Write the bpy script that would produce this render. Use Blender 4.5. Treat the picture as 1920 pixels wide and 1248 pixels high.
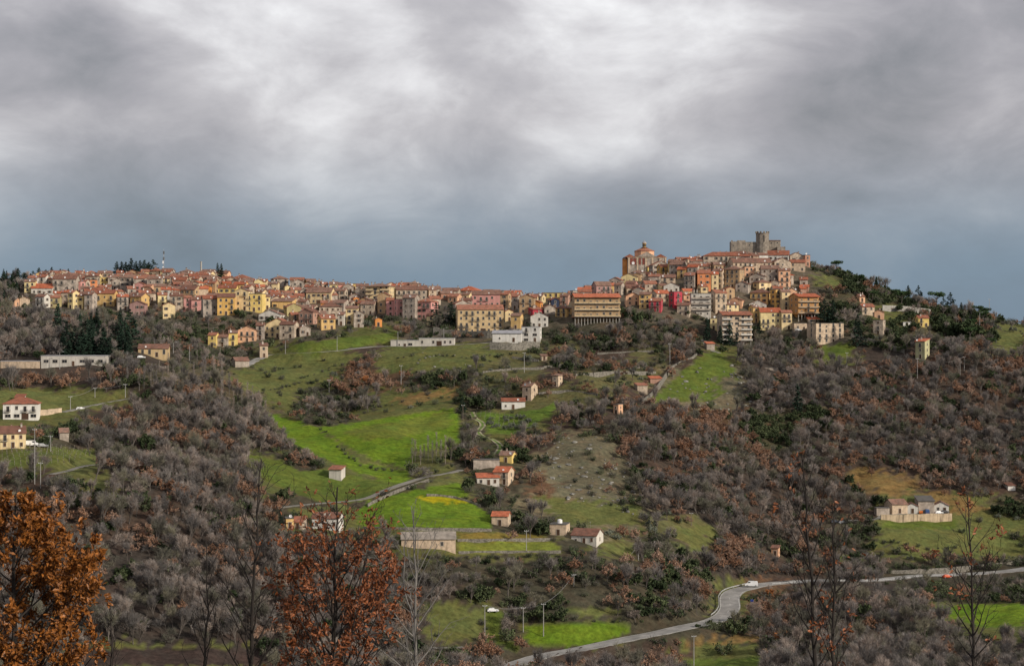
import bpy, bmesh, math, random
import numpy as np
from mathutils import Vector, Matrix
random.seed(11); rng = np.random.default_rng(11)
for o in list(bpy.data.objects): bpy.data.objects.remove(o)
S = bpy.context.scene; C = S.collection
# ------------------------------------------------------------------ camera, sky, sun, exposure
F = 3600.0                                   # focal length in photo pixels (1920 wide)
cam = bpy.data.cameras.new('camera'); cam_o = bpy.data.objects.new('camera', cam); C.objects.link(cam_o)
cam.sensor_width = 36.0; cam.lens = 36.0 * F / 1920.0; cam.clip_start = 0.5; cam.clip_end = 30000
cam_o.location = (0, 0, 0); cam_o.rotation_euler = (math.radians(90), 0, 0); S.camera = cam_o
SUN_EL, SUN_AZ = math.radians(24), math.radians(58)      # sun to the right of and behind the camera
W = bpy.data.worlds.new('World'); S.world = W; W.use_nodes = True
SKY_BIG = (2.0, 9.1, 6.6)
def build_world():
    nt = W.node_tree; N = nt.nodes; L = nt.links; N.clear()
    def n(t, **k):
        a = N.new(t)
        for q, v in k.items(): setattr(a, q, v)
        return a
    def math_(op, a, b=None, c=None, clamp=False):
        m = n('ShaderNodeMath', operation=op, use_clamp=clamp)
        for i, v in enumerate((a, b, c)):
            if v is None: continue
            if isinstance(v, (int, float)): m.inputs[i].default_value = v
            else: L.new(v, m.inputs[i])
        return m.outputs[0]
    out = n('ShaderNodeOutputWorld')
    sky = n('ShaderNodeTexSky', sky_type='NISHITA', sun_disc=False)
    sky.sun_elevation = SUN_EL; sky.sun_rotation = math.pi - SUN_AZ; sky.dust_density = 2.0
    bg1 = n('ShaderNodeBackground'); bg1.inputs[1].default_value = 0.08; L.new(sky.outputs[0], bg1.inputs[0])
    tc = n('ShaderNodeTexCoord'); sp = n('ShaderNodeSeparateXYZ'); L.new(tc.outputs['Generated'], sp.inputs[0])
    z = sp.outputs[2]
    def layer(sc, rot, loc, det, rough, dist):
        mp = n('ShaderNodeMapping'); L.new(tc.outputs['Generated'], mp.inputs[0]); mp.inputs['Rotation'].default_value = (0.0, math.radians(rot), 0.0); mp.inputs['Scale'].default_value = sc; mp.inputs['Location'].default_value = loc
        q = n('ShaderNodeTexNoise'); q.inputs['Scale'].default_value = 1.0; q.inputs['Detail'].default_value = det; q.inputs['Roughness'].default_value = rough; q.inputs['Distortion'].default_value = dist; L.new(mp.outputs[0], q.inputs['Vector']); return q.outputs['Fac']
    big = layer((5.2, 5.2, 8.5), -22, SKY_BIG, 3, 0.45, 0.1)          # broad banks of cloud
    mid = layer((13.0, 13.0, 24.0), -16, (4.2, 0.3, 2.2), 10, 0.57, 0.3)   # billows on them
    s = math_('ADD', math_('MULTIPLY', big, 0.64), math_('MULTIPLY', mid, 0.36))
    amp = n('ShaderNodeMapRange', interpolation_type='SMOOTHSTEP'); L.new(z, amp.inputs['Value'])
    amp.inputs['From Min'].default_value = 0.028; amp.inputs['From Max'].default_value = 0.115
    amp.inputs['To Min'].default_value = 0.0; amp.inputs['To Max'].default_value = 1.0
    t = math_('ADD', math_('MULTIPLY', math_('SUBTRACT', s, 0.5), 3.2), 0.51, clamp=True)
    def ramp(stops):
        cr = n('ShaderNodeValToRGB'); L.new(t, cr.inputs[0]); E = cr.color_ramp.elements
        E[0].position, E[1].position = stops[0][0], stops[-1][0]; E[0].color = (*stops[0][1], 1); E[1].color = (*stops[-1][1], 1)
        for p_, c_ in stops[1:-1]: e = E.new(p_); e.color = (*c_, 1)
        return cr.outputs[0]
    high = ramp([(0.0, (0.21, 0.215, 0.235)), (0.35, (0.345, 0.335, 0.36)), (0.6, (0.48, 0.465, 0.485)), (0.82, (0.68, 0.67, 0.685)), (1.0, (0.86, 0.86, 0.87))])
    low = ramp([(0.0, (0.15, 0.195, 0.245)), (0.5, (0.18, 0.245, 0.315)), (1.0, (0.24, 0.295, 0.355))])   # slate-blue veil low over the hills
    cm = n('ShaderNodeMix'); cm.data_type = 'RGBA'; L.new(amp.outputs[0], cm.inputs['Factor']); L.new(low, cm.inputs['A']); L.new(high, cm.inputs['B'])
    class cr: outputs = [cm.outputs['Result']]
    bg2 = n('ShaderNodeBackground'); L.new(cr.outputs[0], bg2.inputs[0]); bg2.inputs[1].default_value = 1.0
    mx = n('ShaderNodeMixShader'); mx.inputs[0].default_value = 0.92
    L.new(bg1.outputs[0], mx.inputs[1]); L.new(bg2.outputs[0], mx.inputs[2]); L.new(mx.outputs[0], out.inputs[0])
build_world()
sun = bpy.data.lights.new('sun', 'SUN'); sun_o = bpy.data.objects.new('sun', sun); C.objects.link(sun_o)
sun.energy = 3.4; sun.angle = math.radians(4); sun.color = (1.0, 0.90, 0.76)
sd = Vector((math.sin(SUN_AZ) * math.cos(SUN_EL), -math.cos(SUN_AZ) * math.cos(SUN_EL), math.sin(SUN_EL)))
sun_o.rotation_euler = sd.to_track_quat('Z', 'Y').to_euler()
S.view_settings.view_transform = 'Standard'; S.view_settings.look = 'None'
S.view_settings.exposure = 0.26; S.view_settings.gamma = 1.0; S.view_settings.use_curve_mapping = False
S.render.engine = 'CYCLES'

# ------------------------------------------------------------------ materials
MATS = {}
def material(name, col, rough=0.9, var=0.25, scale=0.4, rnd=0.0, bump=0.0, bscale=3.0, col2=None, streak=0.0, hue=0.0, transl=0.0):
    """base colour varied by noise in object space, per-object brightness, optional second colour blotches and rain streaks"""
    if name in MATS: return MATS[name]
    m = bpy.data.materials.new(name); m.use_nodes = True; nt = m.node_tree; N = nt.nodes; L = nt.links
    b = N['Principled BSDF']; b.inputs['Roughness'].default_value = rough
    b.inputs['Specular IOR Level'].default_value = 0.25
    tc = N.new('ShaderNodeTexCoord'); nz = N.new('ShaderNodeTexNoise'); nz.inputs['Scale'].default_value = scale; nz.inputs['Detail'].default_value = 6
    L.new(tc.outputs['Object'], nz.inputs['Vector'])
    mr = N.new('ShaderNodeMapRange'); mr.inputs['From Min'].default_value = 0.3; mr.inputs['From Max'].default_value = 0.7
    mr.inputs['To Min'].default_value = 1 - var; mr.inputs['To Max'].default_value = 1 + var; L.new(nz.outputs['Fac'], mr.inputs['Value'])
    val = mr.outputs[0]
    oi = N.new('ShaderNodeObjectInfo')
    if rnd:
        r = N.new('ShaderNodeMapRange'); r.inputs['To Min'].default_value = 1 - rnd; r.inputs['To Max'].default_value = 1 + rnd; L.new(oi.outputs['Random'], r.inputs['Value'])
        mu = N.new('ShaderNodeMath'); mu.operation = 'MULTIPLY'; L.new(val, mu.inputs[0]); L.new(r.outputs[0], mu.inputs[1]); val = mu.outputs[0]
    base = N.new('ShaderNodeRGB'); base.outputs[0].default_value = (*col, 1); cur = base.outputs[0]
    if col2:
        mx = N.new('ShaderNodeMix'); mx.data_type = 'RGBA'; mx.inputs['B'].default_value = (*col2, 1); L.new(cur, mx.inputs['A'])
        n2 = N.new('ShaderNodeTexNoise'); n2.inputs['Scale'].default_value = scale * 2.3; n2.inputs['Detail'].default_value = 5; L.new(tc.outputs['Object'], n2.inputs['Vector'])
        ad = N.new('ShaderNodeMath'); ad.operation = 'ADD'; ad.inputs[1].default_value = 0.0
        L.new(n2.outputs['Fac'], ad.inputs[0])
        if hue:
            r2 = N.new('ShaderNodeMapRange'); r2.inputs['To Min'].default_value = -hue; r2.inputs['To Max'].default_value = hue; L.new(oi.outputs['Random'], r2.inputs['Value']); L.new(r2.outputs[0], ad.inputs[1])
        m3 = N.new('ShaderNodeMapRange'); m3.inputs['From Min'].default_value = 0.40; m3.inputs['From Max'].default_value = 0.62; L.new(ad.outputs[0], m3.inputs['Value'])
        L.new(m3.outputs[0], mx.inputs['Factor']); cur = mx.outputs['Result']
    if streak:
        mp = N.new('ShaderNodeMapping'); mp.inputs['Scale'].default_value = (1.3, 1.3, 0.12); L.new(tc.outputs['Object'], mp.inputs[0])
        n3 = N.new('ShaderNodeTexNoise'); n3.inputs['Scale'].default_value = 1.0; n3.inputs['Detail'].default_value = 5; L.new(mp.outputs[0], n3.inputs['Vector'])
        m4 = N.new('ShaderNodeMapRange'); m4.inputs['From Min'].default_value = 0.5; m4.inputs['From Max'].default_value = 0.72; m4.inputs['To Min'].default_value = 1; m4.inputs['To Max'].default_value = 1 - streak
        L.new(n3.outputs['Fac'], m4.inputs['Value'])
        mu = N.new('ShaderNodeMath'); mu.operation = 'MULTIPLY'; L.new(val, mu.inputs[0]); L.new(m4.outputs[0], mu.inputs[1]); val = mu.outputs[0]
    vm = N.new('ShaderNodeVectorMath'); vm.operation = 'SCALE'; L.new(cur, vm.inputs[0]); L.new(val, vm.inputs['Scale'])
    L.new(vm.outputs[0], b.inputs['Base Color'])
    if bump:
        n4 = N.new('ShaderNodeTexNoise'); n4.inputs['Scale'].default_value = bscale; n4.inputs['Detail'].default_value = 4; L.new(tc.outputs['Object'], n4.inputs['Vector'])
        bp = N.new('ShaderNodeBump'); bp.inputs['Strength'].default_value = bump; bp.inputs['Distance'].default_value = 0.15; L.new(n4.outputs['Fac'], bp.inputs['Height']); L.new(bp.outputs[0], b.inputs['Normal'])
    MATS[name] = m; return m
def tile_material(name, col, col2):
    """clay pan tiles: ribs down the slope as relief, courses blotched by lichen and replaced tiles"""
    m = material(name, col, 0.95, 0.3, 0.5, rnd=0.28, col2=col2, hue=0.12)
    nt = m.node_tree; N = nt.nodes; L = nt.links; b = N['Principled BSDF']
    tc = N.new('ShaderNodeTexCoord'); w = N.new('ShaderNodeTexWave'); w.inputs['Scale'].default_value = 1.1; w.inputs['Distortion'].default_value = 0.6
    L.new(tc.outputs['Object'], w.inputs['Vector'])
    bp = N.new('ShaderNodeBump'); bp.inputs['Strength'].default_value = 0.7; bp.inputs['Distance'].default_value = 0.08; L.new(w.outputs['Fac'], bp.inputs['Height']); L.new(bp.outputs[0], b.inputs['Normal'])
    return m

# ------------------------------------------------------------------ mesh helpers
class MB:
    def __init__(s): s.v = []; s.f = []; s.m = []; s.mats = []
    def mi(s, mat):
        if mat not in s.mats: s.mats.append(mat)
        return s.mats.index(mat)
    def add(s, vs, fs, mat):
        k = len(s.v); i = s.mi(mat); s.v.extend(vs)
        for f in fs: s.f.append([k + q for q in f]); s.m.append(i)
    def box(s, x0, x1, y0, y1, z0, z1, mat):
        s.add([(x0,y0,z0),(x1,y0,z0),(x1,y1,z0),(x0,y1,z0),(x0,y0,z1),(x1,y0,z1),(x1,y1,z1),(x0,y1,z1)],
              [(0,3,2,1),(4,5,6,7),(0,1,5,4),(1,2,6,5),(2,3,7,6),(3,0,4,7)], mat)
    def tube(s, p, q, r0, r1, mat, n=5, cap=True):
        p = Vector(p); q = Vector(q); d = q - p
        if d.length < 1e-6: return
        d.normalize(); a = d.orthogonal().normalized(); b = d.cross(a)
        vs = []
        for c, r in ((p, r0), (q, r1)):
            for i in range(n):
                t = 2 * math.pi * i / n; vs.append(tuple(c + a * (r * math.cos(t)) + b * (r * math.sin(t))))
        fs = [(i, (i + 1) % n, n + (i + 1) % n, n + i) for i in range(n)]
        if cap: fs += [tuple(range(n - 1, -1, -1)), tuple(range(n, 2 * n))]
        s.add(vs, fs, mat)
    def prism(s, pts, z0, z1, mat):
        n = len(pts); s.add([(x, y, z0) for x, y in pts] + [(x, y, z1) for x, y in pts],
            [(i, (i + 1) % n, n + (i + 1) % n, n + i) for i in range(n)] + [tuple(range(n - 1, -1, -1)), tuple(range(n, 2 * n))], mat)
    def lathe(s, prof, mat, n=8, cx=0, cy=0, ph=0.0):
        vs = []; fs = []
        for r, z in prof:
            for i in range(n):
                t = 2 * math.pi * (i + ph) / n; vs.append((cx + r * math.cos(t), cy + r * math.sin(t), z))
        for k in range(len(prof) - 1):
            for i in range(n): fs.append((k*n+i, k*n+(i+1)%n, (k+1)*n+(i+1)%n, (k+1)*n+i))
        fs.append(tuple(range((len(prof)-1)*n, len(prof)*n))); fs.append(tuple(range(n-1,-1,-1))); s.add(vs, fs, mat)
    def mesh(s, name):
        me = bpy.data.meshes.new(name); me.from_pydata([tuple(v) for v in s.v], [], s.f)
        for m in s.mats: me.materials.append(m)
        me.polygons.foreach_set('material_index', s.m); me.update(); return me
    def build(s, name, parent=None, loc=(0,0,0)):
        return place(s.mesh(name), name, parent, loc)
def place(me, name, parent=None, loc=(0,0,0), rz=0.0, sc=None):
    o = bpy.data.objects.new(name, me); C.objects.link(o); o.location = loc; o.rotation_euler = (0, 0, rz)
    if sc is not None: o.scale = (sc, sc, sc) if isinstance(sc, (int, float)) else sc
    if parent: o.parent = parent
    return o
def empty(name, loc, rz=0.0):
    o = bpy.data.objects.new(name, None); C.objects.link(o); o.location = loc; o.rotation_euler = (0, 0, rz); o.empty_display_size = 0.5; return o
def tag(o, label=None, cat=None, group=None, kind=None):
    if label: o['label'] = label
    if cat: o['category'] = cat
    if group: o['group'] = group
    if kind: o['kind'] = kind
    return o

# ------------------------------------------------------------------ terrain: height as a function of the ground position
# one profile per bearing, read off the photograph: photo row -> distance in metres (distances from storey heights, van, road width)
PROF = {
 0:    {1260:585,1210:600,1050:650,930:690,850:745,790:800,760:830,735:850,690:900,650:950,600:1060,575:1130,542:1220,526:1290},
 160:  {1260:580,1215:598,1050:650,930:690,850:750,800:800,760:840,740:860,690:905,660:945,620:1020,590:1100,560:1170,532:1260,522:1290},
 320:  {1260:585,1215:605,1050:660,930:710,850:765,780:830,720:890,690:940,660:980,620:1050,595:1100,560:1175,530:1255,519:1290},
 480:  {1260:600,1150:645,1000:700,930:765,880:800,820:860,770:910,720:960,690:1000,650:1060,620:1100,580:1160,546:1225,532:1275},
 640:  {1260:620,1150:655,1000:720,940:785,900:815,850:855,800:900,760:945,700:1000,650:1060,610:1110,572:1170,548:1240,541:1280},
 800:  {1260:635,1150:670,1030:720,985:745,930:790,890:820,840:865,780:920,740:960,690:1010,650:1060,615:1100,578:1165,560:1225,554:1260},
 960:  {1260:645,1200:668,1100:700,1035:735,990:765,940:800,880:845,820:890,760:940,700:990,650:1050,620:1090,588:1140,570:1200,564:1240},
 1120: {1260:655,1215:668,1100:705,1020:750,980:780,900:830,820:880,780:915,720:970,670:1030,620:1090,582:1130,556:1180,546:1220},
 1280: {1260:665,1190:688,1100:735,1020:785,950:830,880:875,820:920,760:970,700:1035,650:1090,610:1125,570:1155,524:1190,504:1220,496:1250},
 1440: {1260:650,1180:700,1120:770,1096:808,1060:830,1000:870,920:915,840:960,760:1015,700:1065,650:1115,610:1140,570:1165,522:1200,492:1235,476:1265},
 1600: {1260:640,1160:710,1100:790,1086:830,1050:850,1000:880,940:925,860:965,780:1015,720:1055,670:1100,620:1145,575:1180,545:1210,524:1240},
 1760: {1260:635,1150:715,1095:800,1078:838,1040:865,985:905,960:925,920:945,850:985,780:1030,720:1070,670:1110,634:1150,602:1185,584:1220},
 1920: {1260:640,1150:720,1085:820,1066:868,1040:885,980:920,920:955,850:1000,780:1040,720:1080,680:1115,654:1150,632:1190,616:1225}}
_D = np.concatenate([np.arange(0, 1500, 4.0), np.arange(1500, 6001, 50.0)])
_U = np.linspace(-0.42, 0.42, 337)
def _table():
    xs = sorted(PROF); cols = []
    for x in xs:
        p = PROF[x]; d = [0, 20, 45, 100, 250, 450]; z = [-1.7, -7, -14, -28, -60, -97]
        for y in sorted(p, reverse=True): d.append(p[y]); z.append((624 - y) / F * p[y])
        dl, zl = d[-1], z[-1]; d += [dl + 40, dl + 120, 1750, 2600, 6000]; z += [zl, zl - 12, -60, -120, -160]
        cols.append(np.interp(_D, d, z))
    cols = np.array(cols); ux = (np.array(xs) - 960) / F
    T = np.array([np.interp(_U, ux, cols[:, j]) for j in range(len(_D))]).T
    k = np.exp(-0.5 * (np.arange(-12, 13) / 5.0) ** 2); k /= k.sum()
    P = np.pad(T, ((12, 12), (0, 0)), mode='edge'); T = sum(k[i] * P[i:i + T.shape[0]] for i in range(25))
    k = np.exp(-0.5 * (np.arange(-6, 7) / 2.2) ** 2); k /= k.sum()
    P = np.pad(T, ((0, 0), (6, 6)), mode='edge'); T = sum(k[i] * P[:, i:i + T.shape[1]] for i in range(13))
    return T
_T = _table()
_wv = [(rng.uniform(0, 6.283), rng.uniform(0, 6.283), lam) for lam in (150, 110, 80, 60, 45, 34, 26, 20, 15, 11, 9, 7.5) for _ in range(2)]
def relief(X, Y):
    r = np.zeros_like(X)
    for a, ph, lam in _wv: r += 0.0085 * lam * np.sin((X * math.cos(a) + Y * math.sin(a)) * 6.283 / lam + ph)
    return r
def H(X, Y):
    X = np.asarray(X, float); Y = np.asarray(Y, float); Ys = np.maximum(Y, 1.0)
    u = np.clip(X / Ys, -0.42, 0.42); fu = (u + 0.42) / 0.84 * (len(_U) - 1); i = np.clip(fu.astype(int), 0, len(_U) - 2); fu = fu - i
    fj = np.interp(Ys, _D, np.arange(len(_D))); j = np.clip(fj.astype(int), 0, len(_D) - 2); fj = fj - j
    z = (_T[i, j] * (1 - fu) + _T[i + 1, j] * fu) * (1 - fj) + (_T[i, j + 1] * (1 - fu) + _T[i + 1, j + 1] * fu) * fj
    return z + relief(X, Y) * np.clip((Y - 150) / 400, 0, 1)
def hz(x, y): return float(H(np.array([x]), np.array([y]))[0])
_ds = np.arange(560, 1330, 1.5)
def hit(px, py):
    """ground point seen at a photo pixel: first crossing of the view ray with the terrain"""
    u = (px - 960) / F; s = (624 - py) / F
    g = H(u * _ds, _ds) - s * _ds; k = np.where(g > 0)[0]
    if len(k) == 0: j = int(np.argmax(g / _ds)); d = _ds[j]
    elif k[0] == 0: d = _ds[0]
    else: j = k[0]; a, b = g[j - 1], g[j]; d = _ds[j - 1] + 1.5 * (-a) / (b - a)
    return Vector((u * d, d, hz(u * d, d)))
def pix(X, Y, Z): return 960 + F * X / Y, 624 - F * Z / Y
def inpoly(px, py, poly):
    px = np.asarray(px, float); py = np.asarray(py, float); r = np.zeros(px.shape, bool); n = len(poly)
    for i in range(n):
        x0, y0 = poly[i]; x1, y1 = poly[(i + 1) % n]
        if y0 == y1: continue
        c = ((y0 > py) != (y1 > py)) & (px < (x1 - x0) * (py - y0) / (y1 - y0) + x0); r ^= c
    return r
# ------------------------------------------------------------------ land cover, read off the photograph in 40-pixel rows (run end x, cover)
COVER = {
 480: '110c 1515h 1570s 1920e', 520: '60c 1515h 1560s 1920e', 560: '40s 130b 1500h 1600e 1650s 1700g 1860e 1920g',
 600: '110b 250c 390s 640h 745g 860h 1010h 1330s 1420c 1520s 1600h 1700e 1860e 1920g',
 640: '60b 200b 262c 320b 480s 560g 640g 720r 900g 1000t 1100t 1180r 1240t 1320r 1385. 1530b 1600g 1720b 1920r',
 680: '250r 440p 520g 640g 760o 900s 1010t 1080r 1240t 1390k 1560b 1920r',
 720: '240. 420r 490p 560g 700s 860g 960s 1160t 1235r 1390k 1600b 1920r',
 760: '160. 260r 480b 525p 560. 650s 850. 885s 1040. 1230r 1400o 1560e 1800r 1920b',
 800: '60. 160s 460r 565b 850. 920s 960. 1050r 1150k 1400r 1500e 1920b',
 840: '190. 460b 520. 600s 760. 850. 930s 1000e 1160k 1300r 1440r 1560b 1920r',
 880: '140r 220. 480b 560. 640o 720. 800s 880. 985s 1060o 1180k 1280r 1440b 1600r 1720d 1920r',
 920: '480r 700s 880. 960s 1200k 1440b 1560b 1650r 1780. 1860. 1920e',
 960: '480r 540s 660. 920. 1040s 1200k 1320t 1440b 1540r 1650s 1920g',
 1000: '520b 740b 860. 1040. 1120s 1200t 1300s 1440r 1560s 1640s 1760g 1920g',
 1040: '480b 760b 920s 1040s 1200s 1330r 1440b 1560r 1700s 1920s',
 1080: '480b 860b 1000s 1340s 1400. 1480o 1700b 1920s',
 1120: '480b 800b 920g 1340s 1400. 1500o 1740b 1920.',
 1160: '440b 800b 900g 985s 1170. 1240s 1420s 1480o 1800b 1920g',
 1200: '150b 500. 800b 920s 1020s 1280r 1430g 1920b', 1240: '150b 500. 800b 920s 1020s 1280r 1430g 1920b'}
_rows = {}
for y, t in COVER.items():
    line = []; x = 0
    for tok in t.split():
        e, ch = int(tok[:-1]), tok[-1]
        while x < e: line.append(ch); x += 10
    _rows[y] = line
def cover(px, py):
    y = min(max(int(py) // 40 * 40, 480), 1240); line = _rows[y]; return line[min(max(int(px) // 10, 0), len(line) - 1)]
# fields and open ground (photo outline, colour)
BRIGHT, GREEN, OLIVE, DRY, PLOUGH, STONY = (0.088,0.160,0.014), (0.08,0.122,0.024), (0.092,0.116,0.038), (0.15,0.115,0.045), (0.040,0.034,0.030), (0.105,0.108,0.07)
FIELDS = [
 ([(498,772),(560,790),(600,803),(668,866),(772,884),(766,906),(735,908),(690,890),(620,866),(560,836),(520,808)], BRIGHT),
 ([(600,803),(650,794),(720,783),(850,765),(864,800),(858,838),(775,845),(768,878),(700,862),(640,830)], BRIGHT),
 ([(640,808),(740,790),(846,768),(850,800),(760,818),(680,826)], (0.095,0.135,0.022)),
 ([(455,848),(520,862),(565,884),(600,880),(700,900),(752,905),(690,938),(610,942),(520,912),(480,885)], GREEN),
 ([(690,938),(770,920),(800,915),(880,938),(922,965),(922,993),(680,988),(670,962)], BRIGHT),
 ([(775,928),(860,932),(878,942),(800,942)], (0.26,0.27,0.01)),
 ([(800,912),(870,905),(882,932),(830,930)], BRIGHT),
 ([(530,958),(660,945),(680,985),(560,972)], OLIVE),
 ([(852,996),(1000,1001),(1035,1011),(860,1013)], (0.15,0.13,0.03)), ([(856,1016),(1038,1014),(1050,1034),(862,1035)], (0.13,0.17,0.03)),
 ([(1100,1025),(1190,1020),(1185,1040),(1105,1042)], OLIVE),
 ([(985,1171),(1165,1166),(1185,1188),(1120,1204),(1040,1216),(990,1203)], BRIGHT), ([(913,1140),(942,1148),(938,1195),(985,1212),(960,1222),(915,1195)], GREEN),
 ([(1755,1136),(1920,1130),(1920,1172),(1840,1176),(1765,1152)], BRIGHT),
 ([(1650,984),(1920,978),(1920,1048),(1760,1038),(1640,1012)], OLIVE), ([(1560,1040),(1620,1040),(1620,1052),(1560,1052)], GREEN),
 ([(1322,662),(1356,660),(1388,715),(1362,750),(1216,756),(1242,728)], GREEN), ([(1345,700),(1390,712),(1400,760),(1345,770)], STONY),
 ([(0,736),(100,730),(245,738),(190,757),(90,771),(0,748)], OLIVE), ([(0,850),(100,838),(188,844),(130,870),(0,876)], (0.085,0.115,0.03)), ([(100,870),(190,852),(195,872),(110,886)], OLIVE),
 ([(540,645),(745,622),(735,642),(640,656),(560,668)], GREEN), ([(430,706),(500,680),(640,655),(690,668),(560,725),(480,742)], OLIVE),
 ([(730,652),(905,645),(935,672),(860,692),(740,700),(700,690)], OLIVE), ([(740,745),(860,725),(858,742),(745,762)], DRY),
 ([(890,772),(960,776),(1042,756),(1036,776),(962,816),(920,812)], (0.085,0.15,0.025)),
 ([(1765,918),(1870,955),(1800,966),(1720,930)], DRY), ([(1600,870),(1720,905),(1690,935),(1590,905)], DRY), ([(1650,978),(1790,975),(1800,990),(1655,990)], GREEN),
 ([(1040,820),(1130,820),(1200,900),(1180,960),(1060,930),(1010,880)], STONY), ([(1010,930),(1200,945),(1210,985),(1050,985)], OLIVE), ([(1260,985),(1350,985),(1330,1040),(1270,1020)], OLIVE),
 ([(160,1214),(500,1214),(505,1248),(150,1248)], PLOUGH), ([(1285,1195),(1420,1190),(1430,1205),(1290,1208)], DRY), ([(1285,1236),(1440,1232),(1440,1260),(1285,1260)], GREEN),
 ([(1540,650),(1600,640),(1600,665),(1540,680)], GREEN), ([(1860,630),(1920,625),(1920,665),(1870,660)], OLIVE), ([(1530,510),(1590,525),(1570,540),(1525,532)], OLIVE),
 ([(800,1150),(905,1140),(900,1185),(820,1190)], OLIVE), ([(1060,1140),(1160,1138),(1160,1152),(1060,1154)], OLIVE)]
GROUND = {'b': (0.045,0.042,0.036), 'r': (0.055,0.046,0.036), 'o': (0.10,0.07,0.042), 'e': (0.06,0.062,0.036), 'c': (0.05,0.046,0.036), 's': (0.055,0.056,0.038), 'g': (0.085,0.105,0.034),
          'k': (0.125,0.125,0.078), 't': (0.09,0.098,0.042), 'p': (0.085,0.082,0.05), '.': (0.088,0.105,0.036), 'h': (0.09,0.088,0.065), 'd': (0.125,0.10,0.05)}
# ------------------------------------------------------------------ roads (photo centre line, width in metres)
ROADS = {
 'road': ([(880,1262),(1000,1236),(1100,1213),(1180,1196),(1250,1182),(1310,1170),(1350,1158),(1368,1140),(1368,1122),(1378,1108),(1405,1099),(1470,1094),(1560,1086),(1700,1080),(1800,1076),(1920,1066),(2010,1060)], 8.0),
 'lane': ([(520,952),(600,942),(680,938),(720,918),(760,904),(800,893),(840,887),(865,878)], 3.2),
 'dirt_track': ([(884,768),(890,782),(902,792),(905,800),(896,808),(905,817),(925,824),(938,838),(932,852)], 3.2),
 'farm_lane': ([(118,775),(160,764),(205,752),(245,742)], 3.5),
 'town_road': ([(455,690),(500,666),(570,662),(640,656),(740,648),(850,648),(930,640)], 5.0),
 'hill_path': ([(1348,666),(1335,658),(1325,645),(1318,632)], 3.0),
 'farm_road': ([(1590,976),(1625,976),(1650,972),(1660,962),(1700,962),(1770,962)], 4.0),
 'field_path': ([(95,892),(130,880),(185,872),(225,868)], 2.5),
 'garden_path': ([(790,1208),(830,1214),(870,1216)], 2.5)}
def smooth_line(pts, step):
    P = [Vector(p) for p in pts]; out = []
    for i in range(len(P) - 1):
        a, b, c, d = P[max(i-1,0)], P[i], P[i+1], P[min(i+2,len(P)-1)]; n = max(2, int((c-b).length / step))
        for k in range(n):
            t = k / n; out.append(0.5 * ((2*b) + (c-a)*t + (2*a-5*b+4*c-d)*t*t + (3*b-3*c+d-a)*t**3))
    out.append(P[-1]); return out
ROADPTS = {}
for nm, (pl, w) in ROADS.items():
    line = smooth_line([(hit(x, y).x, hit(x, y).y, 0) for x, y in pl], 3.0)
    z = H(np.array([p.x for p in line]), np.array([p.y for p in line]))
    k = np.exp(-0.5 * (np.arange(-8, 9) / 3.5) ** 2); k /= k.sum(); zp = np.pad(z, 8, mode='edge'); z = sum(k[i] * zp[i:i + len(z)] for i in range(17))
    ROADPTS[nm] = ([Vector((p.x, p.y, zz)) for p, zz in zip(line, z)], w)
RP = np.array([(p.x, p.y, p.z, w) for l, w in ROADPTS.values() for p in l])
def cut_roads(X, Y, Z):
    """shape the hillside to the road beds"""
    Z = Z.copy(); idx = np.where((Y > 560) & (Y < 1250))[0]
    for c in range(0, len(idx), 4000):
        q = idx[c:c + 4000]; d = np.hypot(X[q][:, None] - RP[None, :, 0], Y[q][:, None] - RP[None, :, 1]); j = d.argmin(1); dm = d[np.arange(len(q)), j]; w = RP[j, 3]
        t = np.clip((dm - w * 0.62 - 0.5) / 5.0, 0, 1); t = t * t * (3 - 2 * t); Z[q] = RP[j, 2] * (1 - t) + Z[q] * t - np.where(t < 0.5, 0.08, 0)
    return Z
def road_dist(x, y): return float((np.hypot(RP[:, 0] - x, RP[:, 1] - y) - RP[:, 3] / 2).min())
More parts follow.
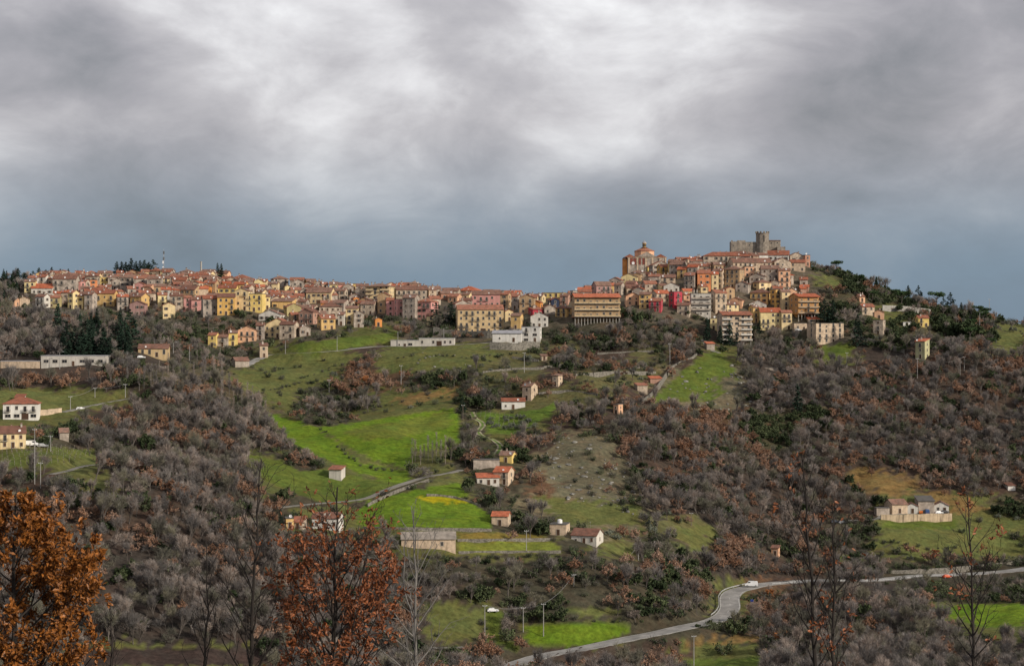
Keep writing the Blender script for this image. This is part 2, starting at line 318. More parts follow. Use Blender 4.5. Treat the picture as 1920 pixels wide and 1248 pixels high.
# ------------------------------------------------------------------ terrain sheet
def build_terrain():
    us = np.concatenate([np.arange(-1.4, -0.3, 0.05), np.arange(-0.3, 0.3001, 0.0024), np.arange(0.35, 1.41, 0.05)])
    ds = np.concatenate([[-60, -20, 0.5], np.arange(6, 100, 6), np.arange(100, 560, 20), np.arange(560, 1300, 2.6), np.arange(1300, 1800, 25), np.arange(1800, 6001, 300), [9000, 14000, 25000]])
    U, D = np.meshgrid(us, ds); X = (U * np.maximum(D, 60)).ravel(); Y = D.ravel().astype(float)
    Z = H(X, Y); Z = np.where(Y > 6000, -170 - (Y - 6000) * 0.004, Z); Z = cut_roads(X, Y, Z)
    nu, nd = len(us), len(ds); i = np.arange(nd - 1)[:, None] * nu + np.arange(nu - 1)[None, :]; i = i.ravel()
    faces = np.stack([i, i + 1, i + nu + 1, i + nu], 1)
    me = bpy.data.meshes.new('hillside'); me.from_pydata(np.stack([X, Y, Z], 1).tolist(), [], faces.tolist())
    px, py = pix(X, np.maximum(Y, 1), Z); jx = px + rng.normal(0, 14, len(px)); jy = py + rng.normal(0, 7, len(px))
    col = np.array([GROUND[cover(a, b - 6)] for a, b in zip(jx, jy)])
    nn = rng.normal(0, 2.2, (2, len(px)))
    for poly, c in FIELDS:
        e_ = 4.0 if c in (STONY, OLIVE, DRY) else 1.0
        m = inpoly(px + nn[0] * e_, py + nn[1] * 0.5 * e_, poly) & (Y > 500) & (Y < 1300); col[m] = c
    ca = me.color_attributes.new('cover', 'FLOAT_COLOR', 'POINT'); ca.data.foreach_set('color', np.concatenate([col, np.ones((len(col), 1))], 1).ravel())
    me.polygons.foreach_set('use_smooth', [True] * len(me.polygons))
    m = bpy.data.materials.new('hillside_ground'); m.use_nodes = True; N = m.node_tree.nodes; L = m.node_tree.links; b = N['Principled BSDF']; b.inputs['Roughness'].default_value = 1.0; b.inputs['Specular IOR Level'].default_value = 0.1
    at = N.new('ShaderNodeAttribute'); at.attribute_name = 'cover'; tc = N.new('ShaderNodeTexCoord')
    def noise(scale, lo, hi, det=6, stretch=None):
        v = tc.outputs['Object']
        if stretch: mp = N.new('ShaderNodeMapping'); mp.inputs['Scale'].default_value = stretch; L.new(v, mp.inputs[0]); v = mp.outputs[0]
        q = N.new('ShaderNodeTexNoise'); q.inputs['Scale'].default_value = scale; q.inputs['Detail'].default_value = det; q.inputs['Roughness'].default_value = 0.65; L.new(v, q.inputs['Vector'])
        r = N.new('ShaderNodeMapRange'); r.inputs['From Min'].default_value = 0.3; r.inputs['From Max'].default_value = 0.7; r.inputs['To Min'].default_value = lo; r.inputs['To Max'].default_value = hi; L.new(q.outputs['Fac'], r.inputs['Value']); return r.outputs[0], q.outputs['Fac']
    a, _ = noise(0.03, 0.78, 1.22); c, fine = noise(0.5, 0.6, 1.4, 8); e, _ = noise(0.12, 0.0, 1.0)
    fu, _ = noise(1.0, 0.82, 1.18, 3, (0.03, 0.45, 0.03)); m0 = N.new('ShaderNodeMath'); m0.operation = 'MULTIPLY'; L.new(a, m0.inputs[0]); L.new(fu, m0.inputs[1])
    mu = N.new('ShaderNodeMath'); mu.operation = 'MULTIPLY'; L.new(m0.outputs[0], mu.inputs[0]); L.new(c, mu.inputs[1])
    vm = N.new('ShaderNodeVectorMath'); vm.operation = 'SCALE'; L.new(at.outputs['Color'], vm.inputs[0]); L.new(mu.outputs[0], vm.inputs['Scale'])
    mx = N.new('ShaderNodeMix'); mx.data_type = 'RGBA'; mx.blend_type = 'MULTIPLY'; mx.inputs['B'].default_value = (1.18, 0.88, 0.85, 1); L.new(e, mx.inputs['Factor']); L.new(vm.outputs[0], mx.inputs['A'])
    L.new(mx.outputs['Result'], b.inputs['Base Color'])
    bp = N.new('ShaderNodeBump'); bp.inputs['Strength'].default_value = 0.8; bp.inputs['Distance'].default_value = 0.5; L.new(fine, bp.inputs['Height']); L.new(bp.outputs[0], b.inputs['Normal'])
    me.materials.append(m); tag(place(me, 'hillside'), kind='structure')
build_terrain()
M_ASPH = material('asphalt', (0.22,0.214,0.205), 0.85, 0.25, 0.15, col2=(0.28,0.27,0.255))
M_LANE = material('worn_lane', (0.20,0.19,0.17), 0.95, 0.25, 0.25); M_DIRT = material('dirt_track_earth', (0.26,0.24,0.16), 1.0, 0.3, 0.3)
M_PAINT = material('road_paint', (0.5,0.5,0.47), 0.7, 0.2, 0.6); M_STEEL = material('galvanised_steel', (0.42,0.43,0.44), 0.5, 0.12, 1.0)
M_CONC = material('concrete', (0.34,0.325,0.30), 0.95, 0.2, 0.5, streak=0.35); M_STONEWALL = material('rubble_wall', (0.21,0.195,0.17), 1.0, 0.4, 0.9, bump=0.8, bscale=1.6, col2=(0.12,0.112,0.095))
def ribbon(line, off0, off1, dz, mat, mb=None, thick=0.0):
    mb = mb or MB(); vs = []; fs = []
    for i, p in enumerate(line):
        t = (line[min(i + 1, len(line) - 1)] - line[max(i - 1, 0)]); t.z = 0; t.normalize(); nrm = Vector((t.y, -t.x, 0))
        a = p + nrm * off0; c = p + nrm * off1; vs += [(a.x, a.y, p.z + dz), (c.x, c.y, p.z + dz)]
    n = len(line)
    for i in range(n - 1): fs.append((2*i, 2*i+1, 2*i+3, 2*i+2))
    if thick:
        vs += [(x, y, z - thick) for x, y, z in vs]; m = 2 * n
        for i in range(n - 1): fs += [(2*i, 2*i+2, m+2*i+2, m+2*i), (2*i+1, m+2*i+1, m+2*i+3, 2*i+3)]
        fs += [(0, m, m+1, 1), (2*n-2, 2*n-1, m+2*n-1, m+2*n-2)]
    mb.add(vs, fs, mat); return mb
for nm, (line, w) in ROADPTS.items():
    if nm == 'dirt_track':
        o = ribbon(line, -1.5, -0.6, 0.06, M_DIRT).build(nm); ribbon(line, 0.6, 1.5, 0.06, M_DIRT).build('wheel_rut', o); ribbon(line, -0.6, 0.6, 0.05, material('rut_grass', (0.10,0.16,0.03), 1.0)).build('grass_strip', o)
    else:
        o = ribbon(line, -w/2, w/2, 0.06, M_ASPH if nm in ('road', 'town_road') else M_LANE, thick=0.8).build(nm)
    tag(o, kind='structure')
    if nm == 'road':
        for off in (-3.6, 3.6): ribbon(line, off - 0.09, off + 0.09, 0.066, M_PAINT).build('edge_line', o)
        for i in range(0, len(line) - 2, 4): ribbon(line[i:i + 2], -0.07, 0.07, 0.066, M_PAINT).build('centre_dash', o)
def guardrail(line, off, label):
    q = []
    for i, p in enumerate(line):
        t = line[min(i + 1, len(line) - 1)] - line[max(i - 1, 0)]; t.z = 0; t.normalize(); q.append(p + Vector((t.y, -t.x, 0)) * off)
    r = empty('guardrail', q[0]); tag(r, label, 'guardrail')
    mb = MB()
    for a, b in zip(q, q[1:]):
        a = a - q[0]; b = b - q[0]
        for z0, rr in ((0.55, 0.09), (0.78, 0.09)): mb.tube(a + Vector((0,0,z0)), b + Vector((0,0,z0)), rr, rr, M_STEEL, 4)
    mb.build('rail', r); pm = MB(); pm.box(-0.06, 0.06, -0.06, 0.06, -0.5, 0.85, M_STEEL); pm = pm.mesh('rail_post')
    for p in q[::2]: place(pm, 'post', r, p - q[0])
_rl = ROADPTS['road'][0]; _bend = [i for i, p in enumerate(_rl) if 1340 < pix(p.x, p.y, p.z)[0] < 1425 and p.y > 715]
guardrail(_rl[_bend[0]:_bend[-1]], -4.3, 'steel guardrail along the outer edge of the road bend below the cliff')
_far = [i for i, p in enumerate(_rl) if 1425 < pix(p.x, p.y, p.z)[0] < 1800]
guardrail(_rl[_far[0]:_far[-1]], 4.4, 'steel guardrail on the valley side of the straight road at right')
# ------------------------------------------------------------------ vegetation prototypes (meshes shared by many trees)
M_BARK = material('grey_bark', (0.115,0.10,0.09), 1.0, 0.3, 1.5, rnd=0.2); M_DBARK = material('dark_bark', (0.045,0.04,0.036), 1.0, 0.3, 1.5, rnd=0.2)
M_TWIG = material('bare_twigs', (0.235,0.22,0.215), 1.0, 0.4, 0.3, rnd=0.5, col2=(0.225,0.185,0.16), hue=0.16)
M_OLTW = material('lichen_twigs', (0.19,0.185,0.15), 1.0, 0.4, 0.3, rnd=0.4, col2=(0.15,0.14,0.10), hue=.15)
M_PALE = material('pale_twigs', (0.22,0.20,0.185), 1.0, 0.3, 0.3, rnd=0.25)
M_RUSS = material('russet_leaves', (0.31,0.165,0.098), 1.0, 0.35, 0.5, rnd=0.34, col2=(0.25,0.165,0.12), hue=0.16)
M_ORNG = material('orange_leaves', (0.30,0.115,0.035), 1.0, 0.3, 0.5, rnd=0.2)
M_EVER = material('holm_oak_leaves', (0.042,0.066,0.026), 0.8, 0.4, 0.5, rnd=0.35, col2=(0.065,0.08,0.036), hue=0.12)
M_CONI = material('conifer_needles', (0.018,0.038,0.024), 0.9, 0.4, 0.6, rnd=0.25)
M_PINE = material('stone_pine_needles', (0.035,0.065,0.022), 0.9, 0.4, 0.6, rnd=0.2)
M_OLIV = material('olive_leaves', (0.15,0.165,0.125), 0.7, 0.35, 0.5, rnd=0.25)
M_BUSH = material('thicket_twigs', (0.13,0.118,0.105), 1.0, 0.4, 0.4, rnd=0.45, col2=(0.08,0.088,0.05), hue=0.22)
def rdir(r, up=0.0):
    v = Vector((r.gauss(0, 1), r.gauss(0, 1), r.gauss(0, 1) + up)); return v.normalized()
def blade(mb, p, d, ln, w, mat, r):
    d = d.normalized(); a = d.orthogonal().normalized(); a = (Matrix.Rotation(r.uniform(0, 6.28), 3, d) @ a) * (w / 2)
    q = p + d * ln; mb.add([p - a, p + a, q + a * 0.35, q - a * 0.35], [(0, 1, 2, 3)], mat)
def leafq(mb, p, s, mat, r, flat=0.0):
    n = rdir(r); n.z += flat; n.normalize(); a = n.orthogonal().normalized(); a = Matrix.Rotation(r.uniform(0, 6.28), 3, n) @ a; b = n.cross(a); a *= s * 0.5; b *= s * r.uniform(0.3, 0.5)
    mb.add([p - a, p - b * 0.9 + a * 0.1, p + a, p + b], [(0, 1, 2, 3)], mat)
def skeleton(mb, r, h, spread, mat, trunk=0.22, fork=0.28, limbs=6, levels=3, up=0.7, n=4):
    """tapered trunk with forking limbs; returns points and directions along the outer branches"""
    tips = []
    def grow(p, d, ln, rad, lev):
        segs = 2 if lev else 3; q = p
        for k in range(segs):
            nd = (d + rdir(r) * 0.16 + Vector((0, 0, 0.06))).normalized(); e = q + nd * (ln / segs); r1 = rad * (1 - 0.3 * (k + 1) / segs)
            mb.tube(q, e, rad * (1 - 0.3 * k / segs), r1, mat, n if lev < 2 else 3, cap=False); q = e; d = nd
            if lev >= levels - 1: tips.append((q.copy(), d.copy()))
        if lev < levels:
            for j in range(r.choice((2, 3, 3)) if lev else limbs):
                a = rdir(r); a = (a - d * a.dot(d)).normalized(); nd = (d * up + a * spread * r.uniform(0.6, 1.1)).normalized()
                grow(q - d * (ln * r.uniform(0, 0.35)), nd, ln * r.uniform(0.6, 0.85) if lev else h * r.uniform(0.24, 0.36), rad * 0.55, lev + 1)
    grow(Vector((0, 0, -0.4)), Vector((r.gauss(0, .05), r.gauss(0, .05), 1)), h * fork + 0.4, trunk, 0)
    return tips
def proto_bare(seed, h=8.0, spread=0.75, twigs=7, mat=None, up=0.75, tw=0.055, fork=0.25, limbs=6, bark=None):
    r = random.Random(seed); t = MB(); c = MB(); tips = skeleton(t, r, h, spread, bark or M_BARK, 0.02 * h + .02, fork, limbs, 3, up)
    for p, d in tips:
        for _ in range(twigs): blade(c, p - d * r.uniform(0, .5), (d + rdir(r, 0.25) * 0.85), r.uniform(0.5, 1.35) * h / 8, tw * r.uniform(.7, 1.4), mat or M_TWIG, r)
    return t, c
def proto_leafy(seed, h=7.5, mat=None, spread=0.8, n=9, s=0.36, up=0.6, fork=0.22, limbs=6, bark=None, ball=0.55, twig=2):
    r = random.Random(seed); t = MB(); c = MB(); tips = skeleton(t, r, h, spread, bark or M_BARK, 0.02 * h + .02, fork, limbs, 3, up)
    for p, d in tips:
        for _ in range(n): leafq(c, p + rdir(r) * r.uniform(0, ball) * h / 7.5, s * r.uniform(.6, 1.4), mat, r, 0.3)
        for _ in range(twig): blade(c, p, d + rdir(r) * .8, r.uniform(.4, .9), 0.05, M_TWIG, r)
    return t, c
def proto_conifer(seed, h=13.0, w=3.0, mat=None, tiers=15, drop=-0.12, gap=0.0):
    r = random.Random(seed); t = MB(); c = MB(); mat = mat or M_CONI; t.tube((0, 0, -.4), (0, 0, h), 0.02 * h, 0.03, M_DBARK, 5)
    for k in range(tiers):
        f = k / (tiers - 1); z = h * (0.10 + 0.88 * f); R = w * (1 - f) ** 0.75 * r.uniform(.75, 1.15) + .25
        for j in range(int(8 - 4 * f)):
            a = r.uniform(0, 6.283); d = Vector((math.cos(a), math.sin(a), drop + r.uniform(-.1, .22))); L_ = R * r.uniform(.7, 1.15)
            t.tube((0, 0, z), d * L_ + Vector((0, 0, z)), 0.05, 0.02, M_DBARK, 3, False)
            for q in range(int(5 + L_ * 4)):
                p = Vector((0, 0, z)) + d * L_ * (r.random() ** 0.6) + rdir(r) * .28; leafq(c, p, r.uniform(.45, .95), mat, r, 0.9)
    return t, c
def proto_umbrella(seed, h=10.0, w=4.5):
    r = random.Random(seed); t = MB(); c = MB(); t.tube((0, 0, -.4), (0.3, 0, h * .62), 0.25, 0.17, M_BARK, 6)
    for j in range(11):
        a = r.uniform(0, 6.283); R = w * r.uniform(.3, .85); e = Vector((math.cos(a) * R, math.sin(a) * R, h * r.uniform(.74, .86))); t.tube((0.3, 0, h * .6), e, .1, .04, M_BARK, 4, False)
        for _ in range(75):
            v = rdir(r); leafq(c, e + Vector((v.x * 1.7, v.y * 1.7, v.z * .9 + .4)) * r.uniform(.5, 1), r.uniform(.4, .8), M_PINE, r, .5)
    return t, c
def proto_bush(seed, h=2.6, w=2.2, mat=None, leafy=0.5, lmat=None):
    r = random.Random(seed); t = MB(); c = MB()
    for j in range(9):
        a = r.uniform(0, 6.283); d = Vector((math.cos(a) * .7, math.sin(a) * .7, r.uniform(.5, 1.2))).normalized(); L_ = h * r.uniform(.55, 1.0); e = d * L_; e.x *= w / h; e.y *= w / h
        t.tube((0, 0, -.3), e * .7, .06, .025, M_BARK, 3, False)
        for _ in range(34):
            p = e * r.uniform(.35, 1) + rdir(r) * .55
            if p.z < 0: p.z = -p.z * .5
            if r.random() < leafy: leafq(c, p, r.uniform(.28, .6), lmat or M_EVER, r, .3)
            else: blade(c, p, rdir(r, .5), r.uniform(.5, 1.1), .07, mat or M_BUSH, r)
    return t, c
def proto_poplar(seed, h=11.0):
    r = random.Random(seed); t = MB(); c = MB(); t.tube((0, 0, -.4), (0, 0, h), 0.10, 0.02, M_TWIG, 4)
    for k in range(46):
        z = h * r.uniform(.2, .97); a = r.uniform(0, 6.283); d = Vector((math.cos(a) * .45, math.sin(a) * .45, 1)); L_ = (1 - z / h) * 2.2 + .7; e = Vector((0, 0, z)) + d.normalized() * L_
        t.tube((0, 0, z), e, .03, .012, M_TWIG, 3, False)
        for _ in range(11): blade(c, Vector((0, 0, z)).lerp(e, r.random()), rdir(r, 1.2), r.uniform(.4, .9), .045, M_TWIG, r)
    return t, c
KINDS = {   # kind: (object name, prototypes, nominal height)
 'bare': ('bare_tree', [proto_bare(s, 8.0, sp, 11, (M_PALE if s == 4 else M_OLTW if s == 3 else None), up, .05) for s, sp, up in ((1,.8,.75),(2,.65,.95),(3,.9,.65),(4,.6,1.1),(5,.75,.8))] + [proto_bare(s, 10.5, .42, 10, (M_OLTW if s == 7 else None), 1.5, .048, .3, 7) for s in (6, 7, 8)], 8.5),
 'russ': ('russet_oak', [proto_leafy(s, 7.0, M_RUSS, sp, 9, .40) for s, sp in ((11,.8),(12,.65),(13,.95),(14,.75))], 7.5),
 'orng': ('orange_tree', [proto_leafy(s, 6.5, M_ORNG, .55, 9, .36, up=1.0) for s in (21, 22)], 7.5),
 'ever': ('evergreen_oak', [proto_leafy(s, 5.5, M_EVER, .85, 13, .5, fork=.15, limbs=7, ball=.8, twig=0) for s in (31, 32, 33)], 6.0),
 'oliv': ('olive_tree', [proto_leafy(s, 4.2, M_OLIV, .9, 11, .34, fork=.2, limbs=6, ball=.9, twig=0) for s in (41, 42)], 4.5),
 'coni': ('conifer', [proto_conifer(51), proto_conifer(52, 14, 3.6), proto_conifer(53, 12, 2.6), proto_conifer(54, 12, 4.2, tiers=11, drop=.05)], 13.0),
 'pine': ('stone_pine', [proto_umbrella(61), proto_umbrella(62, 9, 4.0)], 9.5),
 'bush': ('thicket_bush', [proto_bush(s, 2.8, 2.6, leafy=lf) for s, lf in ((71,.15),(72,.4),(73,.6),(74,.05))], 2.6),
 'popl': ('slender_tree', [proto_poplar(81), proto_poplar(82, 12), proto_poplar(83, 9)], 11.0),
 'wide': ('spreading_tree', [proto_bare(91, 9.0, 1.0, 9, None, .6, .05, .16, 8)], 9.0)}
def join_mb(t, c):
    m = MB(); m.v = t.v + c.v; n = len(t.v); m.mats = list(t.mats)
    m.f = list(t.f) + [[n + q for q in f] for f in c.f]; m.m = list(t.m) + [m.mi(c.mats[i]) for i in c.m]
    return m
PM = {}     # kind -> list of (whole mesh, trunk mesh, crown mesh)
for k, (nm, ps, h) in KINDS.items():
    PM[k] = [(join_mb(t, c).mesh(nm), t.mesh(nm + '_trunk'), c.mesh(nm + '_crown')) for t, c in ps]
PARTED = {'coni', 'pine', 'ever', 'wide', 'popl', 'orng', 'oliv', 'russ', 'bare'}
def tree(kind, X, Y, sc, label, group=None, var=None, rz=None, parts=True):
    nm, ps, h = KINDS[kind]; i = random.randrange(len(ps)) if var is None else var; z = hz(X, Y) - 0.1; rz = random.uniform(0, 6.28) if rz is None else rz
    cat = 'bush' if kind == 'bush' else 'tree'
    if parts and kind in PARTED:
        o = empty(nm, (X, Y, z), rz); o.scale = (sc, sc, sc); place(PM[kind][i][1], 'trunk', o); place(PM[kind][i][2], 'crown', o)
    else: o = place(PM[kind][i][0], nm, None, (X, Y, z), rz, sc)
    return tag(o, label, cat, group)
# ------------------------------------------------------------------ buildings
WALL = {'grey': (0.41,0.35,0.295), 'stone': (0.47,0.385,0.30), 'white': (0.62,0.60,0.56), 'beige': (0.57,0.445,0.325), 'tan': (0.42,0.29,0.17), 'cream': (0.66,0.52,0.30), 'lemon': (0.70,0.57,0.30), 'yellow': (0.68,0.51,0.18),
        'amber': (0.60,0.37,0.12), 'ochre': (0.60,0.40,0.17), 'orange': (0.62,0.26,0.08), 'terracotta': (0.60,0.24,0.11), 'peach': (0.64,0.38,0.24), 'pink': (0.58,0.29,0.26), 'mauve': (0.36,0.22,0.20), 'crimson': (0.40,0.055,0.075), 'rose': (0.40,0.24,0.18),
        'brick': (0.36,0.19,0.13), 'navy': (0.03,0.04,0.075), 'khaki': (0.38,0.32,0.16), 'sage': (0.40,0.38,0.22), 'pale': (0.52,0.49,0.44), 'brown': (0.45,0.25,0.11), 'castle': (0.27,0.235,0.195), 'sand': (0.50,0.37,0.21)}
WORD = {'grey': 'grey stone', 'stone': 'weathered stone', 'white': 'white', 'beige': 'beige', 'tan': 'tan', 'cream': 'cream', 'lemon': 'pale yellow', 'yellow': 'bright yellow', 'amber': 'amber', 'ochre': 'ochre', 'orange': 'orange', 'terracotta': 'terracotta orange',
        'peach': 'peach', 'pink': 'pink', 'mauve': 'dull mauve', 'crimson': 'crimson', 'rose': 'rose brown', 'brick': 'brick red', 'navy': 'dark navy', 'khaki': 'khaki', 'sage': 'sage green', 'pale': 'light grey', 'brown': 'brown', 'castle': 'dark stone', 'sand': 'sand-coloured'}
def wallmat(c): return material('wall_' + c, WALL[c], 0.95, 0.16 if c not in ('grey','stone','castle') else 0.34, 0.35, rnd=0.10, streak=0.28, bump=0.25 if c in ('grey','stone','castle') else 0, bscale=1.5, col2=tuple(x * 0.72 for x in WALL[c]) if c in ('grey','stone','castle','beige') else None)
M_TILE = [tile_material('clay_tiles', (0.33,0.115,0.068), (0.22,0.105,0.072)), tile_material('old_tiles', (0.24,0.115,0.082), (0.17,0.11,0.085)), tile_material('new_tiles', (0.43,0.12,0.06), (0.34,0.11,0.06))]
M_GLASS = material('window_glass', (0.022,0.024,0.028), 0.25, 0.3, 0.5, rnd=0.3); M_TRIM = material('window_surround', (0.42,0.38,0.33), 0.9, 0.15, 1.0, rnd=0.2)
M_SHUT = material('brown_shutter', (0.085,0.048,0.03), 0.8, 0.2, 1.0, rnd=0.3); M_GSHUT = material('green_shutter', (0.04,0.07,0.05), 0.8, 0.2, 1.0, rnd=0.3); M_IRON = material('railing_iron', (0.035,0.035,0.038), 0.6, 0.1, 1.0)
M_DISH = material('dish_white', (0.78,0.78,0.78), 0.5, 0.05, 1.0); M_DARKROOF = material('bitumen_roof', (0.10,0.095,0.09), 0.95, 0.25, 0.5); M_SHEET = material('sheet_roof', (0.30,0.30,0.32), 0.6, 0.2, 0.5); M_RED = material('red_panel', (0.20,0.06,0.045), 0.9, 0.2, 0.6)
def _ring(mb, w, h, t, pr):
    mb.box(-w/2-t, w/2+t, -pr, 0.0, h, h+t, M_TRIM); mb.box(-w/2-t, w/2+t, -pr-.04, 0.0, -t, 0, M_TRIM); mb.box(-w/2-t, -w/2, -pr, 0.0, 0, h, M_TRIM); mb.box(w/2, w/2+t, -pr, 0.0, 0, h, M_TRIM)
def _win(kind):
    mb = MB(); w, h = {'win': (1.0,1.45), 'shut': (1.0,1.45), 'closed': (1.0,1.45), 'small': (.7,.9), 'tall': (1.1,2.25), 'wide': (2.2,1.3), 'arch': (1.2,2.0)}[kind]
    _ring(mb, w, h, 0.12, 0.10); mb.box(-w/2, w/2, -0.03, 0.02, 0, h, M_SHUT if kind == 'closed' else M_GLASS)
    if kind in ('win', 'wide', 'tall'): mb.box(-.035, .035, -0.06, 0, 0, h, M_TRIM)
    if kind == 'shut':
        mb.box(-w/2-.62, -w/2-.13, -.09, -.01, 0, h, M_SHUT); mb.box(w/2+.13, w/2+.62, -.09, -.01, 0, h, M_SHUT)
    return mb.mesh('window_' + kind)
WINM = {k: _win(k) for k in ('win', 'shut', 'closed', 'small', 'tall', 'wide', 'arch')}
WH = {'win': 1.45, 'shut': 1.45, 'closed': 1.45, 'small': .9, 'tall': 2.25, 'wide': 1.3, 'arch': 2.0}
def _door():
    mb = MB(); _ring(mb, 1.2, 2.3, .14, .10); mb.box(-.6, .6, -.04, .02, 0, 2.3, M_SHUT); return mb.mesh('door')
DOORM = _door()
def _garage():
    mb = MB(); _ring(mb, 2.8, 2.6, .14, .10); mb.box(-1.4, 1.4, -.04, .02, 0, 2.6, M_SHUT); return mb.mesh('garage_door')
GARM = _garage()
def _balc():
    mb = MB(); mb.box(-1.15, 1.15, -.95, 0, -.16, 0, M_TRIM)
    for i in range(12): x = -1.1 + 2.2 * i / 11; mb.box(x-.02, x+.02, -.93, -.89, 0, .95, M_IRON)
    for x in (-1.1, 1.1):
        for y in (-.6, -.3): mb.box(x-.02, x+.02, y-.02, y+.02, 0, .95, M_IRON)
        mb.box(x-.03, x+.03, -.93, 0, .95, 1.0, M_IRON)
    mb.box(-1.13, 1.13, -.94, -.88, .95, 1.0, M_IRON); return mb.mesh('balcony')
BALM = _balc()
def _chim():
    mb = MB(); mb.box(-.32, .32, -.3, .3, -1.2, 1.0, M_TRIM); mb.box(-.42, .42, -.4, .4, 1.0, 1.12, M_TILE[1]); mb.box(-.2, .2, -.2, .2, 1.12, 1.35, M_TRIM); mb.box(-.4, .4, -.36, .36, 1.35, 1.45, M_TILE[1]); return mb.mesh('chimney')
CHIM = _chim()
def _dish():
    mb = MB(); mb.tube((0,0,-.4), (0,0,.5), .03, .03, M_STEEL, 4); mb.lathe([(.05,0),(.3,.05),(.48,.16),(.44,.17),(.25,.08),(.03,.05)], M_DISH, 10); me = mb.mesh('satellite_dish')
    for v in me.vertices:
        if v.co.z > -.01 and abs(v.co.x) + abs(v.co.y) > .04: y, z = v.co.y, v.co.z; v.co.y = -z - .1; v.co.z = y + .5
    return me
DISHM = _dish()
def _aer():
    mb = MB(); mb.tube((0,0,-.5), (0,0,2.6), .03, .025, M_STEEL, 4); mb.tube((-.6,0,2.4), (.6,0,2.4), .02, .02, M_STEEL, 4)
    for x in (-.5,-.25,0,.25,.5): mb.tube((x,-.3,2.4), (x,.3,2.4), .015, .015, M_STEEL, 3)
    return mb.mesh('aerial')
AERM = _aer()
HOUSES = []; FOOT = []; KEEP = []
def gable_mb(w, d, z0, h, rise, axis, mat):
    """wall body whose two gables follow the roof; axis = direction of the ridge"""
    mb = MB(); a, b = (d/2, w/2) if axis == 'x' else (w/2, d/2)
    pr = [(-a, z0), (a, z0), (a, h), (0, h + rise), (-a, h)]
    f = (lambda s, p: (s, p[0], p[1])) if axis == 'x' else (lambda s, p: (p[0], s, p[1]))
    vs = [f(-b, p) for p in pr] + [f(b, p) for p in pr]; fs = [(0,1,2,3,4), (9,8,7,6,5)] + [(i, 5+i, 5+(i+1)%5, (i+1)%5) for i in range(5)]
    mb.add(vs, fs, mat); return mb
def gable_roof(w, d, h, rise, axis, mat, ov=0.45, th=0.22):
    mb = MB(); a, b = (d/2, w/2) if axis == 'x' else (w/2, d/2); k = rise / a; b += ov * .7; e = a + ov; z = h + .02
    f = (lambda s, t, zz: (s, t, zz)) if axis == 'x' else (lambda s, t, zz: (t, s, zz))
    for sg in (-1, 1):
        p = [(-b, 0, z+rise), (b, 0, z+rise), (b, sg*e, z+rise-k*e), (-b, sg*e, z+rise-k*e)]
        vs = [f(*q) for q in p] + [f(q[0], q[1], q[2]+th) for q in p]
        mb.add(vs, [(0,1,2,3),(7,6,5,4),(0,4,5,1),(1,5,6,2),(2,6,7,3),(3,7,4,0)], mat)
    return mb
def hip_roof(w, d, h, rise, mat, ov=0.5):
    mb = MB(); W_, D_ = w/2 + ov, d/2 + ov; r = max(W_ - D_, 0.05) if W_ >= D_ else 0.05; ry = max(D_ - W_, 0.0)
    vs = [(-W_,-D_,h-.1),(W_,-D_,h-.1),(W_,D_,h-.1),(-W_,D_,h-.1),(-W_,-D_,h+.12),(W_,-D_,h+.12),(W_,D_,h+.12),(-W_,D_,h+.12),(-r,-ry,h+.12+rise),(r,ry,h+.12+rise)]
    mb.add(vs, [(3,2,1,0),(0,1,5,4),(1,2,6,5),(2,3,7,6),(3,0,4,7),(4,5,9,8),(5,6,9),(6,7,8,9),(7,4,8)], mat); return mb
